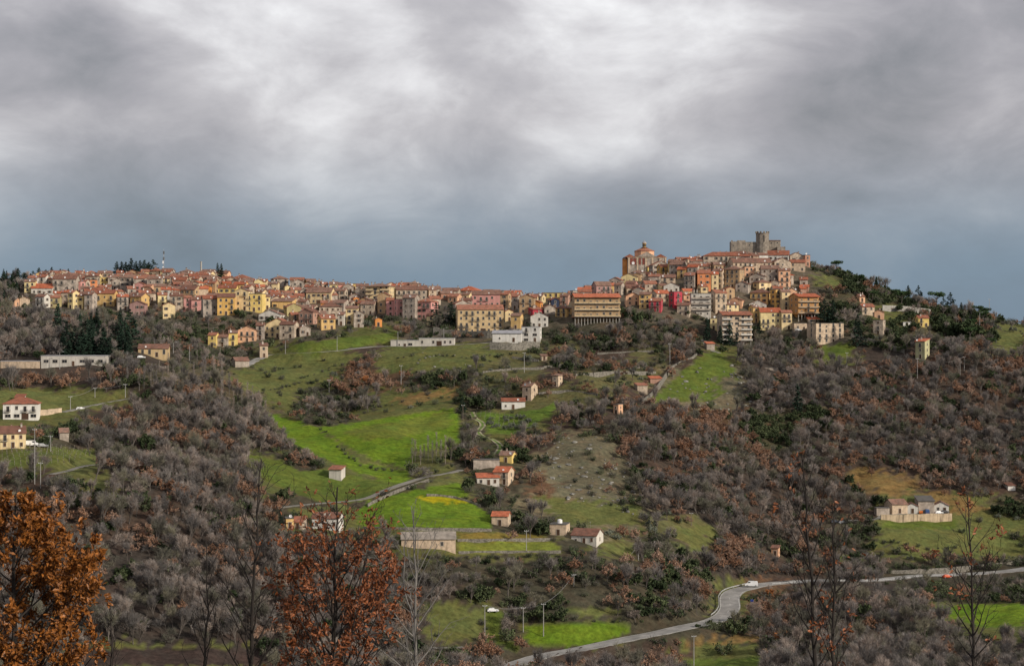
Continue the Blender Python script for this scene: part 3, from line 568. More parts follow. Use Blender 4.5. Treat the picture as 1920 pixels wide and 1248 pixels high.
def house(x0, x1, ye, yb, col, roof='S', yaw=None, depth=None, win=True, label=None, name='house', cat='house', tile=None, storeys=None, balc=0.3, keep=True, base=None, wk=None, chim=True, group=None, sink=5.0, dens=1.0, door=True, walls=None):
    P = base or hit((x0 + x1) / 2, yb); s = P.y / F; w = (x1 - x0) * s; h = (yb - ye) * s
    yaw = random.uniform(-.42, .42) if yaw is None else yaw
    d = depth or min(max(0.85 * w, 6.5), 12.0)
    if abs(yaw) > .05: w = max((w - d * abs(math.sin(yaw)) * .9) / math.cos(yaw), w * .62)
    root = empty(name, (P.x, P.y + d/2 * math.cos(yaw), P.z), yaw); mat = wallmat(col); rise = 0.0; tm = tile or random.choice(M_TILE[:1] * 4 + M_TILE[1:2] * 5 + M_TILE[2:])
    if roof in 'SG':
        ax = 'x' if roof == 'S' else 'y'; rise = (d if roof == 'S' else w) / 2 * random.uniform(.40, .50)
        if roof == 'G': h -= rise * .5
        gable_mb(w, d, -sink, h, rise, ax, mat).build('wall', root); ro = gable_roof(w, d, h, rise, ax, tm).build('roof', root)
    else:
        mb = MB(); mb.box(-w/2, w/2, -d/2, d/2, -sink, h, mat); mb.build('wall', root); m2 = MB()
        if roof == 'H': rise = min(w, d) / 2 * .46; ro = hip_roof(w, d, h + .1, rise, tm).build('roof', root)
        elif roof == 'M':
            m2.add([(-w/2-.4,-d/2-.5,h-.05),(w/2+.4,-d/2-.5,h-.05),(w/2+.4,d/2+.3,h+d*.2),(-w/2-.4,d/2+.3,h+d*.2),(-w/2-.4,-d/2-.5,h+.2),(w/2+.4,-d/2-.5,h+.2),(w/2+.4,d/2+.3,h+d*.2+.25),(-w/2-.4,d/2+.3,h+d*.2+.25)], [(3,2,1,0),(4,5,6,7),(0,1,5,4),(1,2,6,5),(2,3,7,6),(3,0,4,7)], tm)
            m2.add([(-w/2,d/2-.02,h),(w/2,d/2-.02,h),(w/2,d/2-.02,h+d*.2),(-w/2,d/2-.02,h+d*.2),(-w/2,-d/2,h),(w/2,-d/2,h)], [(0,1,2,3),(4,0,3),(1,5,2)], mat); ro = m2.build('roof', root); rise = d * .2
        else: m2.box(-w/2-.15, w/2+.15, -d/2-.15, d/2+.15, h, h+.25, M_DARKROOF if roof == 'F' else M_SHEET); ro = m2.build('roof', root)
    st = storeys or max(1, int(round(h / 3.2))); sh = h / st
    if win:
        style = wk or random.choice(('win', 'shut', 'closed', 'win', 'shut'))
        def facade(width, ox, oy, rot, dn, main):
            n = max(1, int(width / 3.1 * dn + .3))
            for k in range(st):
                for i in range(n):
                    if random.random() > .9 and n > 1: continue
                    x = (i + .5) / n * width - width/2 + random.uniform(-.15, .15); z = k * sh + (sh - 1.45) * .5; q = style if random.random() < .8 else random.choice(('win', 'closed', 'small'))
                    me = WINM[q]; nm = 'window'
                    if main and k == 0 and i == n // 2 and door: me = DOORM if n < 4 or random.random() < .6 else GARM; nm = 'door'; z = .02
                    bal = main and k > 0 and random.random() < balc
                    if bal: me = WINM['tall']; z = k * sh + .05
                    if z + 1.3 > h: continue
                    c, s_ = math.cos(rot), math.sin(rot); lx, ly = ox + x * c, oy + x * s_
                    place(me, nm, root, (lx, ly, z), rot)
                    if bal: place(BALM, 'balcony', root, (lx, ly, z - .02), rot)
        facade(w - .6, 0, -d/2 - .005, 0, dens, True)
        if yaw > .08: facade(d - .8, -w/2 - .005, 0, -math.pi/2, .6 * dens, False)
        if yaw < -.08: facade(d - .8, w/2 + .005, 0, math.pi/2, .6 * dens, False)
    if chim and roof in 'SGHM' and random.random() < .8:
        for _ in range(random.choice((1, 1, 2))):
            if roof == 'S': yy = random.uniform(-.3, .3) * d; cz = h + rise * (1 - abs(yy) / (d/2)); cp = (random.uniform(-.4, .4) * w, yy, cz + .25)
            elif roof == 'G': xx = random.uniform(-.3, .3) * w; cz = h + rise * (1 - abs(xx) / (w/2)); cp = (xx, random.uniform(-.4, .3) * d, cz + .25)
            else: cp = (random.uniform(-.2, .2) * w, 0, h + rise * .7 + .3)
            place(CHIM, 'chimney', ro, cp, 0, random.uniform(.8, 1.15))
    if chim and random.random() < .45: place(DISHM, 'satellite_dish', ro, (random.uniform(-.4, .4) * w, -d/2 * .8, h + .35), random.uniform(-.5, .5), random.uniform(.9, 1.3))
    if chim and random.random() < .3: place(AERM, 'aerial', ro, (random.uniform(-.3, .3) * w, 0, h + rise + .2), random.uniform(0, 3))
    FOOT.append((P.x, P.y + d/2, max(w, d) * .5)); HOUSES.append(dict(o=root, x=(x0 + x1) / 2, y=yb, ye=ye, col=col, st=st, roof=roof, hand=keep, box=(x0, x1, ye, yb), D=P.y, label=label, cat=cat, group=group, w=w, h=h))
    if keep: KEEP.append((x0, x1, ye, yb, P.y))
    return root
def apartment(x0, x1, ye, yb, col, st, roof='H', yaw=0.0, depth=11, cols=0, par=None, name='apartment_block', label='', tile=None, band=None, sink=5, cat='building', part=False):
    """block with a full-width balcony on each storey; cols > 0 lifts it on an open storey of columns"""
    P = hit((x0 + x1) / 2, yb); s = P.y / F; w = (x1 - x0) * s; h = (yb - ye) * s; d = depth; root = empty(name, (P.x, P.y + d/2, P.z), yaw); mat = wallmat(col); par = wallmat(par or col); sh = h / st; lo = sh if cols else 0
    if abs(yaw) > .05: w *= .86
    mb = MB(); mb.box(-w/2, w/2, -d/2, d/2, (lo if cols else -sink), h, mat)
    if cols: mb.box(-w/2+1, w/2-1, -d/2+4.5, d/2, -sink, lo, mat)
    mb.build('wall', root)
    if cols:
        cm = MB(); cm.box(-.22, .22, -.22, .22, -4, lo, M_CONC); cm = cm.mesh('column')
        for i in range(cols): place(cm, 'column', root, (-w/2 + .4 + (w - .8) * i / (cols - 1), -d/2 + .5, 0))
        m = MB(); m.box(-w/2-.3, w/2+.3, -d/2-.4, d/2, lo-.35, lo-.002, wallmat(band or col)); m.build('floor_slab', root)
    n = max(2, int(w / 3.4))
    for k in range(1 if cols else 0, st):
        z = k * sh
        if k > 0:
            for a0, a1 in (((-w/2-.2, -w*.18), (w*.12, w/2+.2)) if part else ((-w/2-.2, w/2+.2),)):
                b = MB(); b.box(a0, a1, -d/2-1.4, -d/2-.003, z, z+.2, M_CONC); b.box(a0, a1, -d/2-1.4, -d/2-1.25, z+.2, z+1.05, par); b.build('balcony', root)
        for i in range(n): place(WINM[random.choice(('tall', 'wide', 'win')) if k else random.choice(('wide', 'small'))], 'window', root, ((i + .5) / n * w - w/2, -d/2 - .004, z + (.25 if k else .9)))
        if abs(yaw) > .08:
            sg = -1 if yaw > 0 else 1
            for i in range(2): place(WINM['win'], 'window', root, (sg * (w/2 + .005), -d/4 + i * d/2, z + .9), sg * math.pi/2)
    tm = tile or M_TILE[0]
    if roof == 'H': ro = hip_roof(w, d + 2.0, h + .1, d * .17, tm, .6).build('roof', root)
    elif roof == 'S': mm = gable_mb(w - .02, d - .02, h - .4, h, d * .16, 'x', mat); mm.build('gable', root); ro = gable_roof(w, d + 1.6, h, d * .16, 'x', tm, .7).build('roof', root)
    else: m = MB(); m.box(-w/2-.3, w/2+.3, -d/2-.3, d/2+.3, h, h+.3, M_DARKROOF); ro = m.build('roof', root)
    for _ in range(3): place(CHIM, 'chimney', ro, (random.uniform(-.4, .4) * w, random.uniform(-.1, .1) * d, h + d * .1 + .4))
    FOOT.append((P.x, P.y + d/2, max(w, d) * .5)); KEEP.append((x0, x1, ye, yb, P.y)); HOUSES.append(dict(o=root, x=(x0+x1)/2, y=yb, ye=ye, col=col, st=st, roof=roof, hand=True, box=(x0, x1, ye, yb), D=P.y, label=label, cat=cat, group=None, w=w, h=h)); return root
# ---- castle on the summit
def castle():
    P = hit(1432, 486); P = Vector((P.x, 1258, hz(P.x, 1258))); s = P.y / F; r = empty('castle', P); m = wallmat('castle'); X = lambda px: (px - 960) * s - P.x; Z = lambda py: (624 - py) * s - P.z
    def wall(nm, a, b, yt, y0, y1, mer=True):
        mb = MB(); mb.box(X(a), X(b), y0, y1, -6, Z(yt), m); mb.build(nm, r)
        if mer:
            n = max(2, int((X(b) - X(a)) / 2.2)); me = MB(); me.box(-.5, .5, -.35, .35, 0, .8, m); me = me.mesh('merlon')
            for i in range(n):
                if random.random() < .8: place(me, 'merlon', r, (X(a) + .5 + (X(b) - X(a) - 1) * i / (n - 1), y0 + .36, Z(yt) - .05))
    wall('curtain_wall', 1370, 1384, 453, -3, 6); wall('curtain_wall', 1384.1, 1397, 451, -2, 6, False); wall('curtain_wall', 1397.1, 1418, 453.5, -1, 6, False)
    wall('palace_wall', 1441, 1464, 451, 1, 9, False); wall('bastion', 1456, 1471, 463, -4, 4, False)
    t = MB(); R = 12.2 * s; t.lathe([(R * 1.08, -8), (R * 1.0, Z(460)), (R, Z(438.5)), (R * 1.05, Z(438)), (R * 1.05, Z(437))], m, 12, X(1429.5), 0); t.build('keep', r)
    me = MB(); me.box(-.55, .55, -.35, .35, 0, 1.1, m); me = me.mesh('keep_merlon')
    for i in range(12): a = 6.283 * (i + .25) / 12; place(me, 'merlon', r, (X(1429.5) + R * math.cos(a), R * math.sin(a), Z(437.2)), a + math.pi/2)
    sl = MB(); sl.box(-.25, .25, -.05, .1, 0, 4.5, M_GLASS); place(sl.mesh('slit'), 'arrow_slit', r, (X(1431), -R - .04, Z(454)))
    for px, py in ((1374, 462), (1447, 457), (1458, 456), (1405, 461)): place(WINM['small'], 'window', r, (X(px), -3.02 if px < 1380 else (-1.02 if px < 1420 else .98), Z(py)))
    cp = MB(); cp.box(X(1440.8), X(1464.4), .6, 9.4, Z(451), Z(450), M_TILE[1]); cp.build('coping', r)
    tag(r, 'ruined dark stone castle with a round keep crowning the hilltop', 'castle'); FOOT.append((P.x, P.y, 16)); KEEP.append((1370, 1464, 436, 470, P.y))
castle()
# ---- domed church below the castle
def church():
    P = hit(1212, 505); s = P.y / F; r = empty('church', P); X = lambda px: (px - 960) * s - P.x; Z = lambda py: (624 - py) * s - P.z; m = wallmat('beige'); g = wallmat('grey'); pe = wallmat('peach')
    b = MB(); b.box(X(1177), X(1250), 2, 18, -5, Z(483), g); b.build('nave_wall', r); c = MB(); c.box(X(1176), X(1251), 1.6, 18.4, Z(483), Z(481.6), m); c.build('cornice', r)
    a = MB(); a.box(X(1169), X(1177) - .003, 4, 14, -5, Z(484), wallmat('orange')); a.build('apse_wall', r); ra = MB(); ra.add([(X(1168), 3.5, Z(484)), (X(1177), 3.5, Z(481)), (X(1177), 14.5, Z(481)), (X(1168), 14.5, Z(484)), (X(1168), 3.5, Z(484.6)), (X(1177), 3.5, Z(481.6))], [(0,1,2,3), (0,4,5,1)], M_TILE[2]); ra.build('apse_roof', r)
    pd = MB(); w = X(1232) - X(1194); pd.add([(X(1194), 1.4, Z(481)), (X(1232), 1.4, Z(481)), ((X(1194)+X(1232))/2, 1.4, Z(472)), (X(1194), 8, Z(481)), (X(1232), 8, Z(481)), ((X(1194)+X(1232))/2, 8, Z(472))], [(0,1,2),(5,4,3),(1,4,5,2),(0,2,5,3)], g); pd.build('pediment', r)
    for x0, x1 in ((1182, 1187), (1188, 1193), (1198, 1202), (1205, 1209)): q = MB(); q.box(X(x0), X(x1), 1.9, 2.0 - .003, Z(496), Z(484), M_RED); q.build('red_panel', r)
    for x0 in (1178, 1194, 1210, 1222, 1236, 1247): q = MB(); q.box(X(x0), X(x0 + 3), 1.7, 1.997, -2, Z(483.2), m); q.build('pilaster', r)
    k = MB(); k.lathe([(.05, 0), (1.0, .0), (1.0, .12)], M_DISH, 14); me = k.mesh('clock'); me.transform(Matrix.Rotation(math.pi/2, 4, 'X')); place(me, 'clock_face', r, (X(1187.5), 1.85, Z(493)))
    cx = X(1210); d = MB(); d.lathe([(19.5 * s, Z(482)), (19.5 * s, Z(470))], pe, 8, cx, 10, .5); d.build('drum', r)
    rf = MB(); rf.lathe([(20.6 * s, Z(470.3)), (20.6 * s, Z(469.4)), (4.5 * s, Z(463)), (3, Z(462.7))], M_TILE[0], 8, cx, 10, .5); rf = rf.build('dome_roof', r)
    ln = MB(); ln.lathe([(3.6 * s, Z(463.5)), (3.6 * s, Z(455.5)), (4.4 * s, Z(455.3)), (4.4 * s, Z(454.6))], wallmat('ochre'), 8, cx, 10, .5); ln = ln.build('lantern', r)
    for i in range(8): a = 6.283 * i / 8; q = MB(); q.box(-.35, .35, -.08, .03, 0, 2.0, M_GLASS); place(q.mesh('lantern_opening'), 'opening', ln, (cx + 3.36 * s * math.cos(a), 10 + 3.36 * s * math.sin(a), Z(461.5)), a + math.pi/2)
    cu = MB(); cu.lathe([(4.2 * s, Z(454.6)), (3.6 * s, Z(452.8)), (2.2 * s, Z(451.2)), (.5 * s, Z(450.4)), (.3 * s, Z(448.2))], M_SHEET, 8, cx, 10); cu.build('cupola', r)
    for x0, x1, z in ((1228, 1250, 482), (1170, 1192, 482)): rr = MB(); rr.add([(X(x0), 1.5, Z(z)), (X(x1), 1.5, Z(z)), (X(x1), 18.5, Z(z)), (X(x0), 18.5, Z(z)), (X((x0+x1)/2), 1.5, Z(z - 6)), (X((x0+x1)/2), 18.5, Z(z - 6))], [(0,1,4),(1,2,5,4),(2,3,5),(3,0,4,5)], M_TILE[0]); rr.build('side_roof', r)
    tag(r, 'domed church with a small lantern and red facade panels above the old town', 'church'); FOOT.append((P.x, P.y + 10, 14)); KEEP.append((1169, 1252, 450, 500, P.y))
church()
apartment(1068, 1168, 557, 606, 'tan', 4, 'S', .10, 13, 15, 'sand', 'hotel', 'long tan hotel raised on concrete columns with stacked balconies', band='brick', tile=M_TILE[2])
apartment(1486, 1535, 556, 598, 'brown', 4, 'S', .30, 12, 7, 'tan', 'hotel', 'brown hotel on columns beside the tall conifers right of the town', tile=M_TILE[2])
apartment(1296, 1333, 550, 592, 'pale', 4, 'F', 0, 10, 0, 'grey', label='light grey apartment block with ribbon balconies next to the crimson house')
apartment(1346, 1412, 590, 648, 'beige', 6, 'S', .15, 12, 5, 'pale', part=True, label='tall six-storey beige apartment block standing lowest under the castle hill', tile=M_TILE[0])
apartment(686, 738, 537, 568, 'cream', 4, 'H', -.2, 11, part=True, label='cream four-storey apartment block rising above the dip of the town', tile=M_TILE[1])
# ---- town houses read off the photograph: x0 x1 eave base colour roof
TOWN = '''52 71 521 545 white S|71 89 519 545 pale S|89 104 522 545 beige S|98 142 523 555 grey S|44 66 528 548 lemon S|58 98 540 554 pale S|140 156 528 548 pink F|163 182 525 542 terracotta F|178 205 520 538 yellow F|205 230 524 544 grey G|222 253 520 546 grey S|14 34 563 576 peach S|34 54 558 575 beige G|66 90 556 577 pale S|90 112 558 577 khaki S
127 145 549 579 lemon S|145 158 555 579 lemon S|158 178 552 580 grey S|178 215 550 574 ochre S|215 240 556 582 grey S|244 276 556 580 ochre S|243 272 567 592 mauve G|292 313 553 574 lemon S|300 328 570 597 cream G|315 342 555 584 stone S|343 358 558 584 pink S|357 376 562 584 pink S|374 408 560 592 grey S|404 440 557 591 amber S|409 443 540 560 yellow S|440 470 543 582 cream G|452 494 551 584 yellow F|492 506 556 580 lemon S
380 394 535 552 orange G|364 390 541 560 beige S|336 374 543 560 tan S|300 318 522 536 cream S|278 305 508 520 beige H|337 362 503 514 stone H|362 377 504 512 yellow F|400 418 503 513 lemon G|405 430 508 520 peach S|432 472 512 522 rose H|474 492 515 528 lemon G|475 500 523 534 cream S|505 540 518 532 grey H|502 522 532 546 cream S|530 545 536 550 lemon G|545 570 526 545 grey G
574 626 548 570 cream S|596 632 553 572 grey S|640 662 534 548 grey G|660 672 532 544 yellow F|620 650 545 562 stone S|657 673 558 576 orange G|708 733 551 588 tan G|723 739 563 593 pink S|738 757 561 593 pink F|755 786 558 598 grey S|782 820 566 598 pink H|762 789 530 548 brick H|742 800 543 562 stone S|700 716 597 612 orange G|530 564 572 594 khaki G|560 598 582 608 rose G|495 550 603 633 cream G|390 408 628 650 yellow S|408 427 632 650 grey S|427 445 624 648 yellow S|445 480 615 641 peach G|480 495 610 637 grey S
524 558 608 634 stone S|593 628 597 618 ochre S|634 648 590 610 pale S|648 671 578 610 cream S|662 682 585 614 grey G|556 582 612 630 grey G|540 560 590 606 tan S|575 612 590 606 grey S|596 640 575 596 stone H|485 530 585 602 pale G|510 552 565 580 ochre M|600 626 568 582 orange S|622 656 568 586 grey S|676 706 570 590 stone S
854 944 580 624 sand S|943 962 582 602 cream G|958 981 592 617 ochre S|995 1028 589 614 pale G|974 1004 555 588 tan G|885 940 552 576 pink S|938 958 552 578 tan S|997 1018 565 580 orange G|1028 1048 560 578 navy G|1018 1064 549 557 yellow F|960 976 556 580 grey S|848 882 566 582 grey G|840 866 556 566 peach S|866 886 552 562 cream S|800 826 560 572 stone S|822 850 550 562 brick S|856 905 545 556 beige H|1042 1072 578 594 ochre H|990 1018 580 592 crimson M|1016 1042 574 590 grey G|1050 1070 555 572 rose S|1070 1082 545 566 grey F|800 818 592 612 cream S
1111 1146 535 554 mauve S|1139 1153 535 549 ochre S|1152 1172 534 553 grey S|1165 1200 514 527 lemon G|1208 1222 492 513 yellow S|1219 1256 493 514 grey G|1233 1257 500 518 amber S|1256 1292 496 516 grey S|1270 1292 505 520 ochre S|1308 1333 512 546 terracotta S|1283 1309 516 543 grey S|1334 1347 514 546 cream S|1256 1279 547 578 crimson F|1217 1244 564 584 crimson S|1199 1223 552 578 ochre S|1173 1200 552 572 peach G|1277 1297 553 572 peach M|1333 1363 549 588 beige S|1270 1297 572 592 stone S|1188 1212 540 556 grey G|1205 1232 532 550 stone S|1168 1206 540 552 beige S|1245 1274 533 550 pale G|1216 1240 518 532 grey S|1240 1268 520 535 beige S|1222 1256 550 566 beige S
1320 1396 480 497 stone H|1368 1448 492 509 beige S|1447 1483 487 509 stone G|1482 1512 492 509 beige S|1503 1519 472 492 brick F|1440 1484 478 490 white S|1480 1506 474 490 stone G|1418 1440 478 490 white S|1360 1398 505 540 tan H|1345 1360 508 540 beige S|1428 1462 504 532 grey S|1460 1482 507 538 peach S|1406 1440 515 540 grey G|1412 1446 530 546 cream H|1396 1414 500 520 peach F|1408 1450 549 568 ochre H|1447 1463 543 578 amber F|1462 1482 547 582 cream S|1368 1398 560 577 peach G|1355 1385 571 586 cream S|1332 1347 597 618 lemon F|1406 1423 576 604 ochre S|1425 1464 585 617 lemon S|1464 1485 586 618 cream S|1484 1514 606 620 beige F|1405 1440 566 584 pale G|1500 1516 524 536 grey S|1500 1520 538 546 rose S|1474 1494 543 556 peach G|1380 1410 530 548 grey G|1515 1535 598 606 stone M'''
for row in TOWN.replace('\n', '|').split('|'):
    a = row.split(); house(int(a[0]), int(a[1]), int(a[2]), int(a[3]), a[4], a[5], balc=.35)
# ---- further houses crowded between them
TOWNPOLY = [(48,556),(60,538),(120,525),(210,519),(330,513),(420,514),(500,530),(600,537),(700,545),(780,546),(860,552),(960,559),(1060,562),(1100,553),(1160,530),(1180,512),(1250,503),(1310,494),(1360,486),(1420,480),(1500,484),(1512,500),(1508,540),(1480,560),(1420,575),(1330,580),(1250,578),(1180,562),(1060,582),(960,590),(850,585),(760,590),(680,598),(560,606),(500,592),(400,580),(300,584),(200,574),(130,572)]
SKY = ([0,50,100,210,300,400,430,480,560,640,700,760,830,950,1010,1060,1110,1150,1165,1180,1250,1320,1370,1500,1518,1600], [518,512,509,509,505,502,503,515,522,531,535,530,541,546,551,550,536,528,508,490,486,480,472,474,482,505])
def fill_town():
    cand = []; D = 1272.0; foot = list(FOOT)
    while D > 1105:
        X = -330 + random.uniform(0, 8)
        while X < 210:
            w = random.uniform(5.6, 9.2); x = X + w/2; y = D + random.uniform(-4, 4); X += w + random.uniform(.3, 2.5); z = hz(x, y); px, py = pix(x, y, z)
            if not inpoly(np.array([px]), np.array([py]), TOWNPOLY)[0]: continue
            if any((x - a) ** 2 + (y + 4 - b) ** 2 < (c * .52 + w * .38) ** 2 for a, b, c in foot): continue
            hm = random.choice((4.6, 5.3, 6, 6.6, 7.4)); s = y / F; top = np.interp(px, *SKY) + 3; hm = min(hm, (py - top) * s)
            if hm < 3.6: continue
            bx = (px - w/2/s, px + w/2/s, py - hm/s, py); bad = False
            for k in KEEP:
                if k[4] > y:
                    ov = min(bx[1], k[1]) - max(bx[0], k[0])
                    if ov > .3 * (bx[1] - bx[0]) and bx[2] - 5 < k[3] - .42 * (k[3] - k[2]) and bx[3] > k[2]: bad = True; break
            if bad: continue
            cand.append((y, bx, Vector((x, y, z)))); foot.append((x, y + 4, max(w, 7) * .5))
        D -= random.uniform(6.0, 7.8)
    # how much of each shows between the houses in front of it
    buf = np.full((260, 1600), -1); items = [(k[4], k[:4], -2) for k in KEEP] + [(c[0], c[1], i) for i, c in enumerate(cand)]
    for d, b, i in sorted(items, key=lambda t: -t[0]): buf[max(int(b[2] - 4) - 420, 0):max(int(b[3]) - 420, 0), max(int(b[0]), 0):max(int(b[1]), 0)] = i
    vis = np.bincount(buf[buf >= 0].ravel(), minlength=len(cand)); order = sorted(range(len(cand)), key=lambda i: -vis[i]); solo = max(0, 292 - sum(1 for h in HOUSES if h['o'].name.startswith('house')))
    rest = MB(); nr = 0
    for n, i in enumerate(order):
        y, bx, P = cand[i]
        if vis[i] < 25: continue
        col = random.choices(('grey','stone','beige','tan','cream','pale','ochre','pink','lemon','peach','rose'), (30,18,18,8,10,10,5,4,4,5,3))[0]; roof = random.choices('SGHM', (60,25,10,5))[0]
        if n < solo: house(*bx, col, roof, keep=False, base=P, balc=.15); continue
        s = y / F; w = (bx[1] - bx[0]) * s; h = (bx[3] - bx[2]) * s; d = 7.5; ax = 'x' if roof != 'G' else 'y'; rise = (d if ax == 'x' else w) / 2 * .44; T = Matrix.Translation((P.x, P.y + d/2, P.z)) @ Matrix.Rotation(random.uniform(-.4, .4), 4, 'Z'); nr += 1
        parts = [gable_mb(w, d, -5, h, rise, ax, wallmat(col)), gable_roof(w, d, h, rise, ax, random.choice(M_TILE[:2]))]; wm = MB()
        for k in range(max(1, int(h / 3))):
            for j in range(max(1, int(w / 3))): xx = (j + .5) / max(1, int(w / 3)) * w - w/2; wm.box(xx - .5, xx + .5, -d/2 - .05, -d/2 + .05, k * 3 + .9, k * 3 + 2.3, M_GLASS)
        for q in parts + [wm]:
            for mi, mt in enumerate(q.mats): rest.add([tuple(T @ Vector(v)) for v in q.v] , [f for f, m in zip(q.f, q.m) if m == mi], mt)
        FOOT.append((P.x, P.y + d/2, max(w, d) * .5))
    if nr: tag(rest.build('crowded_houses'), 'small stone houses crowded between the named rows of the town', 'houses', kind='stuff')
    print('fillers', len(cand), 'solo', solo, 'joined', nr, 'all', len(HOUSES))
fill_town()
# ------------------------------------------------------------------ buildings out on the slopes
def out(x0, x1, ye, yb, col, roof, label, **k):
    k.setdefault('name', 'house'); k.setdefault('yaw', 0.2); return house(x0, x1, ye, yb, col, roof, label=label, **k)
out(0, 70, 757, 786, 'white', 'H', 'white two-storey villa with a red hipped roof at the left edge', yaw=.15, depth=11, tile=M_TILE[0], wk='wide', name='villa')
out(26, 44, 745, 757, 'white', 'M', 'small white upper storey with a red lean-to roof rising behind the villa', yaw=.1, depth=6, tile=M_TILE[0], name='villa_tower', base=None, chim=False, door=False, dens=.7)
out(-12, 46, 812, 840, 'cream', 'S', 'cream farmhouse with brown shutters at the left edge', yaw=.3, wk='closed', tile=M_TILE[1], name='farmhouse')
out(104, 128, 810, 824, 'grey', 'S', 'low grey garage with an open dark door behind the cream farmhouse', yaw=.3, win=False, name='garage', chim=False)
out(76, 196, 667, 686, 'pale', 'X', 'long pale flat-roofed hall half hidden by the left wood', yaw=.05, depth=14, wk='wide', name='hall', storeys=1, dens=.8, chim=False)
out(0, 74, 677, 690, 'beige', 'X', 'low beige annexe left of the long pale hall', yaw=.05, win=False, depth=10, name='annexe', chim=False)
out(256, 315, 653, 669, 'sand', 'S', 'long sand-coloured building with a brown roof right of the dark conifers', yaw=.1, depth=10, tile=M_TILE[1], wk='tall', name='long_house')
out(483, 502, 648, 670, 'beige', 'M', 'narrow beige tower house beside the town road', yaw=.2, depth=7)
out(431, 466, 676, 690, 'grey', 'S', 'grey barn with a broken red roof below the narrow tower house', yaw=.4, win=False, name='barn', chim=False)
out(733, 786, 638, 652, 'pale', 'X', 'low pale garage block with dark doors below the pines', yaw=-.05, depth=8, wk='wide', name='garage_block', chim=False)
out(786, 852, 634, 648, 'pale', 'X', 'long low workshop joined to the garages above the grassy slope', yaw=-.05, depth=8, wk='win', name='workshop', chim=False)
out(978, 1016, 613, 641, 'white', 'X', 'white modern flat-roofed house standing on the stone terrace wall', yaw=-.12, depth=10, wk='wide', dens=.7, chim=False)
out(924, 978, 625, 641, 'white', 'M', 'white sloping wing joined to the modern flat-roofed house', yaw=-.05, depth=8, wk='small', tile=M_SHEET, name='wing', chim=False, dens=.5)
out(1013, 1026, 667, 676, 'beige', 'M', 'tiny roofed hut among bushes below the white modern house', yaw=.2, depth=4, wk='small', name='hut', chim=False)
out(980, 1008, 724, 750, 'beige', 'S', 'two-storey stone farm tower next to the long low farmhouse', yaw=-.5, depth=7, tile=M_TILE[1], name='farm_tower')
out(940, 984, 752, 767, 'white', 'S', 'long low whitewashed farmhouse above the small vineyard', yaw=.05, depth=7, tile=M_TILE[0], wk='small', name='farmhouse')
out(1036, 1055, 704, 724, 'beige', 'H', 'square stone hut alone on the terraces', yaw=-.45, depth=5.5, wk='small', name='hut', tile=M_TILE[1], chim=False)
out(1151, 1168, 758, 777, 'peach', 'F', 'small flat-roofed peach tower among russet trees', yaw=-.5, depth=5, wk='small', name='hut', chim=False)
out(1190, 1214, 722, 734, 'stone', 'M', 'ruined stone shed at the edge of the steep green pasture', yaw=.3, depth=5, win=False, name='shed', chim=False)
out(1216, 1240, 709, 720, 'rose', 'M', 'shed with a rusty red roof at the top of the pasture wall', yaw=.2, depth=5, win=False, tile=M_TILE[2], name='shed', chim=False)
out(617, 645, 880, 899, 'pale', 'M', 'small plain white shed alone in the green valley field', yaw=-.2, depth=6, win=False, name='shed', chim=False)
out(892, 936, 895, 909, 'pale', 'M', 'open-fronted wing with a red tiled roof beside the lane', yaw=.1, depth=7, tile=M_TILE[2], wk='wide', name='wing', chim=False)
out(926, 964, 884, 908, 'beige', 'S', 'farmhouse with a bright red tiled roof under the rocky knoll', yaw=-.35, depth=8, tile=M_TILE[2], name='farmhouse')
out(937, 968, 853, 867, 'yellow', 'S', 'small yellow house with two white chimneys at the foot of the track', yaw=-.3, depth=7, tile=M_TILE[1])
out(887, 936, 862, 877, 'grey', 'F', 'bare concrete block building without windows below the dirt track', yaw=.05, depth=7, win=False, name='concrete_building', chim=False)
out(922, 957, 967, 985, 'beige', 'S', 'small square farm store with an orange tiled roof at the field corner', yaw=-.15, depth=7, tile=M_TILE[2], name='farm_store', wk='small', dens=.6, chim=False)
out(1031, 1069, 983, 1003, 'beige', 'F', 'flat-roofed cubic house with a white water tank on its roof', yaw=-.2, depth=8, wk='small', dens=.8, chim=False)
out(1072, 1132, 1003, 1019, 'pale', 'S', 'low cottage with a brown tiled roof beside the cubic house', yaw=-.35, depth=9, tile=M_TILE[1], wk='small', name='cottage')
out(750, 854, 1010, 1028, 'beige', 'S', 'long beige barn with a grey roof seen through bare branches', yaw=.06, depth=10, tile=material('grey_tiles', (0.25,0.22,0.19), 0.95, 0.3, 0.6), wk='small', dens=.35, name='barn', chim=False, door=False)
out(530, 550, 972, 990, 'ochre', 'F', 'small ochre house beside a dark cypress in the valley', yaw=.2, depth=7)
out(548, 574, 978, 992, 'stone', 'S', 'ruined stone outbuilding beside the small ochre house', yaw=-.2, depth=7, name='outbuilding', chim=False)
out(585, 640, 971, 992, 'white', 'S', 'white farmhouse behind the central russet oak', yaw=-.1, depth=9, name='farmhouse')
out(1664, 1702, 945, 962, 'beige', 'S', 'farm stable with a brown roof and open front above the stained wall', yaw=.25, depth=9, tile=M_TILE[1], wk='wide', name='stable', dens=.7, chim=False)
out(1700, 1724, 946, 962, 'white', 'G', 'white gabled farm cottage between stable and dark shed', yaw=-.1, depth=8, tile=M_TILE[1], wk='closed', name='cottage', chim=False)
out(1722, 1752, 939, 961, 'grey', 'M', 'tall open farm shed with a dark sheet roof', yaw=0, depth=9, win=False, tile=M_DARKROOF, name='shed', chim=False)
out(1752, 1783, 944, 960, 'white', 'G', 'white gabled farm building at the right end of the farmyard', yaw=-.15, depth=8, tile=M_TILE[1], wk='win', name='cottage', chim=False)
